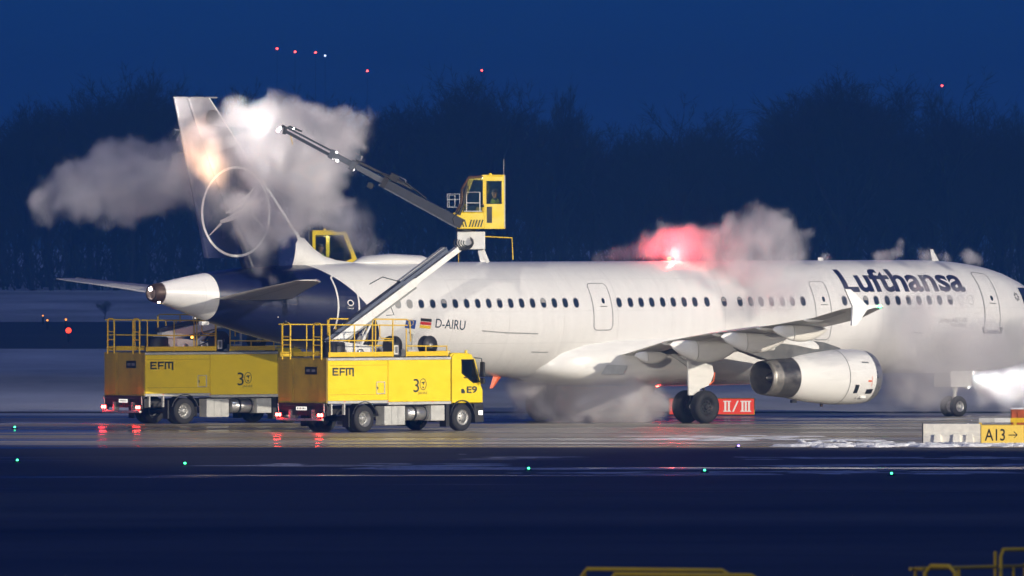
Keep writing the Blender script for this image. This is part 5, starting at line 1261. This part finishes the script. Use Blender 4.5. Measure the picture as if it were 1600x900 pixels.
# ------------------------------------------------------------------ the bare winter wood beyond the field
BARK = pm('bark', (.045,.04,.036), .9, var=.3, scale=2)
TWIG = pm('twigs', (.05,.045,.042), .9, var=.3, scale=2)
def make_tree(seed, H, spread, dens, upright):
    rnd = random.Random(seed); tr, tw = MB(), MB(); tr.smooth = True
    def twig(p, d, L, r_):
        q = p + d*L; s = d.orthogonal().normalized(); s.rotate(Matrix.Rotation(rnd.uniform(0,PI), 3, d)); w0 = s*r_
        tw.add([p-w0, p+w0, q], [(0,1,2)])
        s2 = d.cross(s)*r_; tw.add([p-s2, p+s2, q], [(0,1,2)])
    def rotd(d, ang):
        ax = Vector((rnd.gauss(0,1), rnd.gauss(0,1), rnd.gauss(0,1))); ax = (ax - d*ax.dot(d)).normalized(); v = d.copy(); v.rotate(Matrix.Rotation(ang, 3, ax)); return v
    def grow(p, d, L, r_, lv):
        n = 3 if lv < 2 else 2; pts = [p]; dv = d.copy()
        for i in range(n):
            dv = (dv + Vector((rnd.gauss(0,.12), rnd.gauss(0,.12), upright*.10+.03))).normalized(); pts.append(pts[-1]+dv*L/n)
        if lv < 3: tr.tube(pts, [r_*(1-.35*i/n) for i in range(n+1)], 5 if lv < 2 else 3, cap=False)
        else:
            for a, b_ in zip(pts, pts[1:]): twig(a, (b_-a).normalized(), (b_-a).length*1.1, r_)
        if lv >= 4:
            for k in range(dens):
                f = rnd.random(); q = pts[0].lerp(pts[-1], f); twig(q, rotd(dv, rnd.uniform(.2,.9)), L*rnd.uniform(.4,.9), max(.012, r_*.55))
            return
        for k in range((4,5,4,4)[min(lv,3)] if lv else rnd.randint(7,9)):
            f = rnd.uniform(.35,1) if lv else rnd.uniform(.28,1); i = min(n-1, int(f*n)); q = pts[i].lerp(pts[i+1], f*n-i)
            grow(q, rotd(dv, rnd.uniform(.35,.75)*spread), L*rnd.uniform(.45,.68), r_*.48, lv+1)
    grow(Vector((0,0,0)), Vector((0,0,1)), H*.62, H*.016, 0)
    zm = max(v[2] for v in tw.v); k = H/zm
    for m_ in (tr, tw): m_.v = [(v[0]*k, v[1]*k, v[2]*k) for v in m_.v]
    return mesh_of('trunk', tr, BARK), mesh_of('crown', tw, TWIG)
PROT = [make_tree(11,10,.85,5,1.0), make_tree(12,10,1.15,5,.4), make_tree(13,10,.7,4,1.6), make_tree(14,10,1.0,6,.7), make_tree(15,10,1.25,3,.2)]
def tree(px, Y, top, pr, lab, grp, rnd, wide=1.0):
    p = at(px, 455, Y); h = at(px, top, Y).z; s = h/10
    t = thing('bare_tree', lab, 'tree', (p.x, Y, 0), rnd.uniform(0,6.28), grp); t.scale = (s*wide, s*wide, s)
    a, b_ = PROT[pr]; obj('trunk', a, None, t); obj('crown', b_, None, t)
TOP = [(0,150),(60,112),(130,105),(200,84),(260,95),(320,112),(430,98),(520,118),(600,128),(690,105),(740,92),(800,112),(865,112),(920,150),(960,185),(1010,155),(1080,138),(1150,178),(1205,160),(1255,115),(1320,96),(1380,130),(1430,158),(1490,100),(1550,150),(1600,138)]
def topline(px):
    for (a, b_), (c, d) in zip(TOP, TOP[1:]):
        if px <= c: return b_+(d-b_)*(px-a)/(c-a)
    return 140
rt = random.Random(5)
special = [(1320,96,3,'broad rounded bare tree, the tallest crown right of centre',1.25),(1490,98,4,'open branched bare tree with a red lamp shining through it',1.15),(1575,140,2,'slender bare tree at the right edge of the wood',.8),(205,84,2,'tall bare tree left of the tail fin',1.0),(742,90,0,'tall bare tree straight above the raised yellow cab',1.0),(868,110,2,'narrow upright bare tree left of the gap in the wood',.75),(1085,138,1,'low rounded bare tree just right of the gap in the wood',1.1)]
for px, tp, pr, lab, wd in special: tree(px, 692, tp, pr, lab, None, rt, wd)
for px, tp, pr, wd in ((1300,108,3,1.2),(1345,104,1,1.3),(1270,125,3,1.1),(1385,135,1,1.1),(215,92,1,1.1),(180,98,0,1.0),(720,98,3,1.0),(765,102,1,1.1),(1510,112,4,1.2),(1465,118,0,1.0)): tree(px, rt.uniform(694,712), tp, pr, 'dark bare tree in the dense wood beyond the snowy field', 'trees of the wood', rt, wd)
k = 0
px = -60
while px < 1680:
    px += rt.uniform(20, 34)
    tree(px, rt.uniform(694, 720), topline(max(0,min(1600,px))) + rt.uniform(0,80), rt.choice([0,1,2,3,3]), 'dark bare tree in the dense wood beyond the snowy field', 'trees of the wood', rt, rt.uniform(.8,1.2))
for px in range(-50, 1690, 30):
    tree(px+rt.uniform(-12,12), rt.uniform(722, 770), topline(max(0,min(1600,px))) + rt.uniform(20,110), rt.choice([1,3,3,0]), 'dark bare tree in the dense wood beyond the snowy field', 'trees of the wood', rt, rt.uniform(1.0,1.4))
# thicket at the foot of the wood: nobody could count it
mb = MB(); rr = random.Random(9)
for k in range(24000):
    px = rr.uniform(-80,1680); Y = rr.uniform(690,800); p = at(px, 455, Y); hmax = at(px, topline(max(0,min(1600,px))), Y).z*.72
    z = hmax*rr.random()**1.25; a = rr.uniform(-.8,.8); L = rr.uniform(.8,2.2); w_ = rr.uniform(.03,.10)
    dx, dz = math.sin(a)*L, math.cos(a)*L; q = Vector((p.x, Y, z)); e_ = Vector((math.cos(a)*w_, rr.uniform(-.1,.1), -math.sin(a)*w_))
    mb.add([q-e_, q+e_, q+Vector((dx, rr.uniform(-.5,.5), dz))], [(0,1,2)])
th = obj('undergrowth', mb, TWIG, kind='stuff'); th['label'] = 'dense thicket of bare brushwood between the trunks of the wood'
# far low hills close the view behind the trees
mb = MB(); n = 80; hl = []
for i in range(n+1):
    x = -3500+7000*i/n; hl.append((x, 2400, 9+5*noise.noise(Vector((x*.002,3,1)))))
mb.add([(x,1500,-1) for x, y, z in hl]+hl, [(i,i+1,n+2+i,n+1+i) for i in range(n)]); obj('hills', mb, pm('hill_wood', (.03,.035,.04), .95, scale=.02), kind='structure')
# lone bush by the far road
p = gnd(163, 499)
t = thing('bush', 'single dark bush standing on the snowy field beyond the far road', 'bush', (p.x, p.y, 0), 0); t.scale = (.20,.20,.13)
a, b_ = PROT[3]; obj('stems', a, None, t); obj('twigs', b_, None, t)
# ------------------------------------------------------------------ steam of hot deicing fluid
def ico(sub):
    bm = bmesh.new(); bmesh.ops.create_icosphere(bm, subdivisions=sub, radius=1); vs = [v.co.copy() for v in bm.verts]; fs = [tuple(v.index for v in f.verts) for f in bm.faces]; bm.free(); return vs, fs
IV, IF = ico(2); JV, JF = ico(1)
def steam_mat(name, dens, nscale, erode, col=(.99,.965,.98), g=.3, cavity=.12):
    m, n, b, out = new_mat(name); L = n.links; n.nodes.remove(b)
    at_ = n.nodes.new('ShaderNodeAttribute'); at_.attribute_name = 'density'
    tc = n.nodes.new('ShaderNodeNewGeometry')
    nz = n.nodes.new('ShaderNodeTexNoise'); nz.inputs['Scale'].default_value = nscale; nz.inputs['Detail'].default_value = 3; nz.inputs['Roughness'].default_value = .62; nz.inputs['Distortion'].default_value = .6
    L.new(tc.outputs['Position'], nz.inputs['Vector'])
    a = n.nodes.new('ShaderNodeMath'); a.operation = 'MULTIPLY_ADD'; L.new(nz.outputs['Fac'], a.inputs[0]); a.inputs[1].default_value = erode; a.inputs[2].default_value = -erode*.5
    s = n.nodes.new('ShaderNodeMath'); s.operation = 'ADD'; L.new(a.outputs[0], s.inputs[0]); L.new(at_.outputs['Fac'], s.inputs[1])
    mr = n.nodes.new('ShaderNodeMapRange'); mr.interpolation_type = 'SMOOTHSTEP'; mr.inputs['From Min'].default_value = .22; mr.inputs['From Max'].default_value = 1.05; mr.inputs['To Max'].default_value = dens; L.new(s.outputs[0], mr.inputs[0])
    gate = n.nodes.new('ShaderNodeMath'); gate.operation = 'GREATER_THAN'; L.new(at_.outputs['Fac'], gate.inputs[0]); gate.inputs[1].default_value = .002
    ml = n.nodes.new('ShaderNodeMath'); ml.operation = 'MULTIPLY'; L.new(mr.outputs[0], ml.inputs[0]); L.new(gate.outputs[0], ml.inputs[1])
    n2 = n.nodes.new('ShaderNodeTexNoise'); n2.inputs['Scale'].default_value = nscale*.55; n2.inputs['Detail'].default_value = 1; n2.inputs['Distortion'].default_value = .8; L.new(tc.outputs['Position'], n2.inputs['Vector'])
    cv = n.nodes.new('ShaderNodeMapRange'); cv.interpolation_type = 'SMOOTHSTEP'; cv.inputs['From Min'].default_value = .36; cv.inputs['From Max'].default_value = .60; cv.inputs['To Min'].default_value = cavity; L.new(n2.outputs['Fac'], cv.inputs[0])
    m3 = n.nodes.new('ShaderNodeMath'); m3.operation = 'MULTIPLY'; L.new(ml.outputs[0], m3.inputs[0]); L.new(cv.outputs[0], m3.inputs[1]); ml = m3
    pv = n.nodes.new('ShaderNodeVolumePrincipled'); pv.inputs['Color'].default_value = (*col, 1); pv.inputs['Density Attribute'].default_value = ''; pv.inputs['Anisotropy'].default_value = g
    L.new(ml.outputs[0], pv.inputs['Density']); L.new(pv.outputs[0], out.inputs['Volume']); return m
def steam(name, label, blobs, dens, band=.22, vox=.08, sat=18, nscale=1.7, erode=.75, g=.0, seed=1, jit=.35, sx=1.0, grow=1.15, cavity=.12):
    """blobs = (px, py, radius in px, Y); each ball gets smaller balls on its surface, the union becomes a fog volume"""
    rnd = random.Random(seed); mb = MB()
    for px, py, r_, Y in blobs:
        r_ *= grow
        k = FPX/(Y-CP.y); c = at(px, py, Y); r0 = r_/k; c.y += rnd.uniform(-jit, jit)*r0
        mb.add([c+Vector((v.x*sx, v.y, v.z))*r0 for v in IV], IF)
        for i in range(sat):
            d = Vector((rnd.gauss(0,1), rnd.gauss(0,.8), rnd.gauss(0,1))).normalized(); q = r0*rnd.uniform(.26,.55)
            mb.add([c+d*r0*rnd.uniform(.82,1.12)+v*q for v in JV], JF)
    # every cloud has its own slightly turned grid, so that no two volume grids share a face
    RT = Matrix.Rotation(.13+.037*(seed % 11), 3, 'Z') @ Matrix.Rotation(.09+.029*(seed % 7), 3, 'X'); RI = RT.inverted(); c0 = Vector(mb.v[0])
    mb.v = [tuple(RI @ (Vector(v)-c0)) for v in mb.v]; vox *= 1+.013*(seed % 5)
    me = mesh_of(name, mb, [])
    o = bpy.data.objects.new(name, me); COL.objects.link(o); o['kind'] = 'stuff'; o.location = c0; o.rotation_euler = RT.to_euler(); o['label'] = label
    mat = steam_mat(name+'_vapour', dens, nscale, erode, g=g, cavity=cavity)
    ng_ = bpy.data.node_groups.new(name+'_volume', 'GeometryNodeTree'); ng_.interface.new_socket('Geometry', in_out='INPUT', socket_type='NodeSocketGeometry'); ng_.interface.new_socket('Geometry', in_out='OUTPUT', socket_type='NodeSocketGeometry')
    gi = ng_.nodes.new('NodeGroupInput'); go = ng_.nodes.new('NodeGroupOutput'); mv = ng_.nodes.new('GeometryNodeMeshToVolume'); mv.resolution_mode = 'VOXEL_SIZE'
    mv.inputs['Density'].default_value = 1.0; mv.inputs['Voxel Size'].default_value = vox; mv.inputs['Interior Band Width'].default_value = band
    sm_ = ng_.nodes.new('GeometryNodeSetMaterial'); sm_.inputs['Material'].default_value = mat
    ng_.links.new(gi.outputs[0], mv.inputs['Mesh']); ng_.links.new(mv.outputs[0], sm_.inputs[0]); ng_.links.new(sm_.outputs[0], go.inputs[0])
    rm = o.modifiers.new('union', 'REMESH'); rm.mode = 'VOXEL'; rm.voxel_size = vox*1.3
    md = o.modifiers.new('vapour', 'NODES'); md.node_group = ng_; me.materials.append(mat)
    return o
YL_ = -10.0
steam('steam_cloud', 'billow of steam drifting away behind the tail fin',
  [(62,312,24,YL_),(92,292,28,YL_),(72,334,22,YL_),(118,272,30,YL_),(130,312,32,YL_),(165,245,32,YL_),(175,290,38,YL_),(205,330,28,YL_),(212,238,28,YL_),(232,288,38,YL_),(262,246,26,YL_),(285,282,34,YL_),(250,318,22,YL_),(325,290,34,YL_),(150,340,16,YL_),(205,352,12,YL_),(300,250,30,YL_),(318,225,26,YL_),(295,300,26,YL_),(340,260,34,YL_),(185,322,30,YL_)],
  1.7, band=.45, erode=1.15, nscale=1.6, seed=3, cavity=.35, grow=1.22)
YM = -13.4
steam('steam_cloud', 'thick bright steam round the tail fin and the spray head',
  [(366,174,20,YM),(390,186,30,YM),(374,214,20,YM),(420,190,36,YM),(425,232,40,YM),(458,202,38,YM),(498,205,38,YM),(535,208,28,YM),(566,190,20,YM),(558,222,18,YM),(480,250,46,YM),(402,262,32,YM),(440,280,42,YM),(515,268,26,YM),(505,312,32,YM),(470,330,32,YM+.4),(532,345,28,YM+.6),(556,376,22,YM+1.2),(576,396,16,YM+1.8),(455,345,30,YM+.6),(420,320,30,YM+.5)],
  1.6, band=.45, erode=1.15, nscale=1.6, seed=5, grow=1.3, cavity=.35)
steam('steam_wisp', 'thin steam sinking along the tail fin to the tailplane',
  [(375,318,26,YM+1.2),(410,325,28,YM+1),(445,335,26,YM+1),(385,362,26,YM+1.3),(414,392,22,YM+1.4),(404,424,16,YM+1.4),(425,440,12,YM+1.3),(440,360,22,YM+1.2),(470,365,20,YM+1.5),(480,388,16,YM+1.6)],
  3.0, band=.6, erode=1.0, nscale=1.1, seed=6, grow=1.3)
steam('steam_wisp', 'thin veil of steam that joins the clouds on both sides of the tail fin',
  [(120,300,40,-11),(180,280,46,-11),(240,280,46,-11.5),(290,265,44,-12.5),(315,215,38,-13.6),(335,260,40,-13.6),(360,180,32,-13.8),(400,240,50,-13.8),(460,270,50,-13.6),(520,250,46,-13.4),(370,320,44,-13.2),(430,330,44,-13.2),(500,340,40,-13),(560,350,36,-12.6),(590,385,26,-12),(400,380,36,-12.6),(405,420,24,-12.4),(330,330,34,-13.2),(560,205,30,-13.4),(585,180,16,-13.4)],
  .9, band=.9, vox=.12, sat=8, erode=1.3, nscale=.8, seed=31, grow=1.25, cavity=.25)
YB = 3.4
steam('steam_cloud', 'pink lit steam billowing over the fuselage roof around the red beacon',
  [(932,402,12,YB),(955,398,14,YB),(985,394,17,YB),(1014,384,23,YB),(1048,378,30,YB),(1082,376,29,YB),(1062,398,26,YB),(1118,388,30,YB),(1142,368,28,YB),(1182,370,38,YB),(1215,358,28,YB),(1226,385,32,YB),(1160,405,32,YB),(1195,416,32,YB),(1250,398,16,YB)],
  1.15, band=.42, seed=8, grow=1.28, erode=1.05, nscale=1.5, cavity=.4)
steam('steam_wisp', 'thin steam sinking from the roof over the cabin windows ahead of the wing',
  [(1110,420,24,1.6),(1150,430,34,1.8),(1195,440,36,2.2),(1235,440,36,2.6),(1275,430,30,3),(1180,475,36,2.0),(1230,475,36,2.4),(1290,470,30,3.4),(1140,410,26,1.6),(1330,455,34,4.5),(1385,430,26,5.5),(1380,460,28,5.5)],
  1.35, band=.9, erode=1.2, nscale=.7, seed=9)
steam('steam_wisp', 'faint puffs of steam rising above the forward roof',
  [(1375,402,12,9),(1408,378,9,9),(1404,396,10,9),(1448,400,12,10),(1476,404,12,10),(1514,400,13,11),(1530,408,9,11),(1290,404,10,7)],
  2.2, band=.3, sat=10, erode=.9, nscale=1.6, seed=10, grow=1.5)
YU = -.2
steam('steam_cloud', 'grey steam rolling over the pad below the belly, left of the main wheels',
  [(818,612,24,YU),(845,606,28,YU),(842,636,22,YU),(868,636,22,YU),(872,615,26,YU),(905,612,34,YU),(942,615,38,YU),(978,620,32,YU),(1010,628,24,YU),(1036,632,18,YU),(900,645,20,YU),(945,650,20,YU),(985,648,18,YU),(795,600,14,YU),(868,645,14,YU),(806,645,12,YU+5),(775,650,10,YU+5)],
  3.0, band=.5, erode=1.0, nscale=1.2, seed=12, grow=1.55, cavity=.35)
steam('steam_wisp', 'broad thin veil of steam in front of the forward fuselage and the nose wheel',
  [(1390,540,60,7),(1440,500,50,8),(1490,560,62,8),(1545,540,60,9),(1600,560,60,10),(1650,520,60,11),(1420,600,46,7),(1480,605,46,8),(1540,600,46,8),(1600,605,46,9),(1385,610,34,7),(1440,450,34,7.5),(1500,470,40,8),(1590,560,40,6),(1560,590,36,6)],
  .62, band=.8, vox=.14, sat=5, erode=1.1, nscale=.5, seed=13, grow=1.2)
steam('steam_cloud', 'steam under the nose, lit white by the taxi lamps of the nose leg',
  [(1500,598,16,16),(1522,592,24,15.2),(1548,600,30,16),(1580,594,36,17),(1620,590,44,18.5),(1535,630,20,15),(1570,636,22,16),(1605,640,22,17),(1660,600,50,20),(1470,606,34,13),(1435,612,36,12),(1400,618,34,11),(1445,575,34,11.5),(1395,580,32,10)],
  1.2, band=.6, vox=.11, sat=10, erode=1.0, nscale=1.2, seed=21, cavity=.3)
# spray jets from the nozzle to the fin
for (pa, pb, r1) in (((434,205),(318,230),.30),((434,203),(332,184),.26)):
    a, b_ = at(pa[0], pa[1], -15.5), at(pb[0], pb[1], -12.1); mb = MB(); mb.smooth = True; mb.tube([a.lerp(b_, k/6) for k in range(7)], [.03+r1*k/6 for k in range(7)], 14)
    m_, n_, bb, oo = new_mat('spray_vapour'); n_.nodes.remove(bb); pv = n_.nodes.new('ShaderNodeVolumePrincipled'); pv.inputs['Density'].default_value = .75; pv.inputs['Color'].default_value = (1,1,1,1); n_.links.new(pv.outputs[0], oo.inputs['Volume'])
    j = obj('spray_jet', mb, m_, kind='stuff'); j['label'] = 'jet of deicing fluid sprayed from the boom head at the fin'
spot('spray_lamp', at(437,201,-15.75), at(345,215,-13.2), 2200, (1,.95,.9), R(100), .5, .06)
l = bpy.data.lights.new('nozzle_lamp', 'POINT'); l.energy = 60; l.color = (1,.95,.93); l.shadow_soft_size = .5
o = bpy.data.objects.new('nozzle_lamp', l); COL.objects.link(o); o.location = at(405,208,-14.9)
for (px, py, E_) in ((524,252,45),(566,268,25)):
    l = bpy.data.lights.new('boom_lamp_light', 'POINT'); l.energy = E_; l.color = (1,.97,.93); l.shadow_soft_size = .12
    o = bpy.data.objects.new('boom_lamp_light', l); COL.objects.link(o); o.location = at(px, py, -15.2)
pw = plane.matrix_basis
n0 = pw @ A(4.30, 0, 1.62)
spot('taxi_lamp_beam', n0, pw @ A(-30, 0, .9), 15000, (1,.97,.92), R(62), 1.0, .1)

# ------------------------------------------------------------------ haze
HAZE = .0005
mb = MB(); mb.bx(-3900, 3900, -900, 2600, -1, 34)
hm, hn, hb, ho = new_mat('haze'); hn.nodes.remove(hb)
pv = hn.nodes.new('ShaderNodeVolumePrincipled'); pv.inputs['Density'].default_value = HAZE; pv.inputs['Color'].default_value = (.30,.84,1,1); pv.inputs['Anisotropy'].default_value = .65
hn.links.new(pv.outputs[0], ho.inputs['Volume'])
hz_ = obj('haze', mb, hm, kind='stuff'); hz_['label'] = 'thin cold evening haze over the whole airfield'
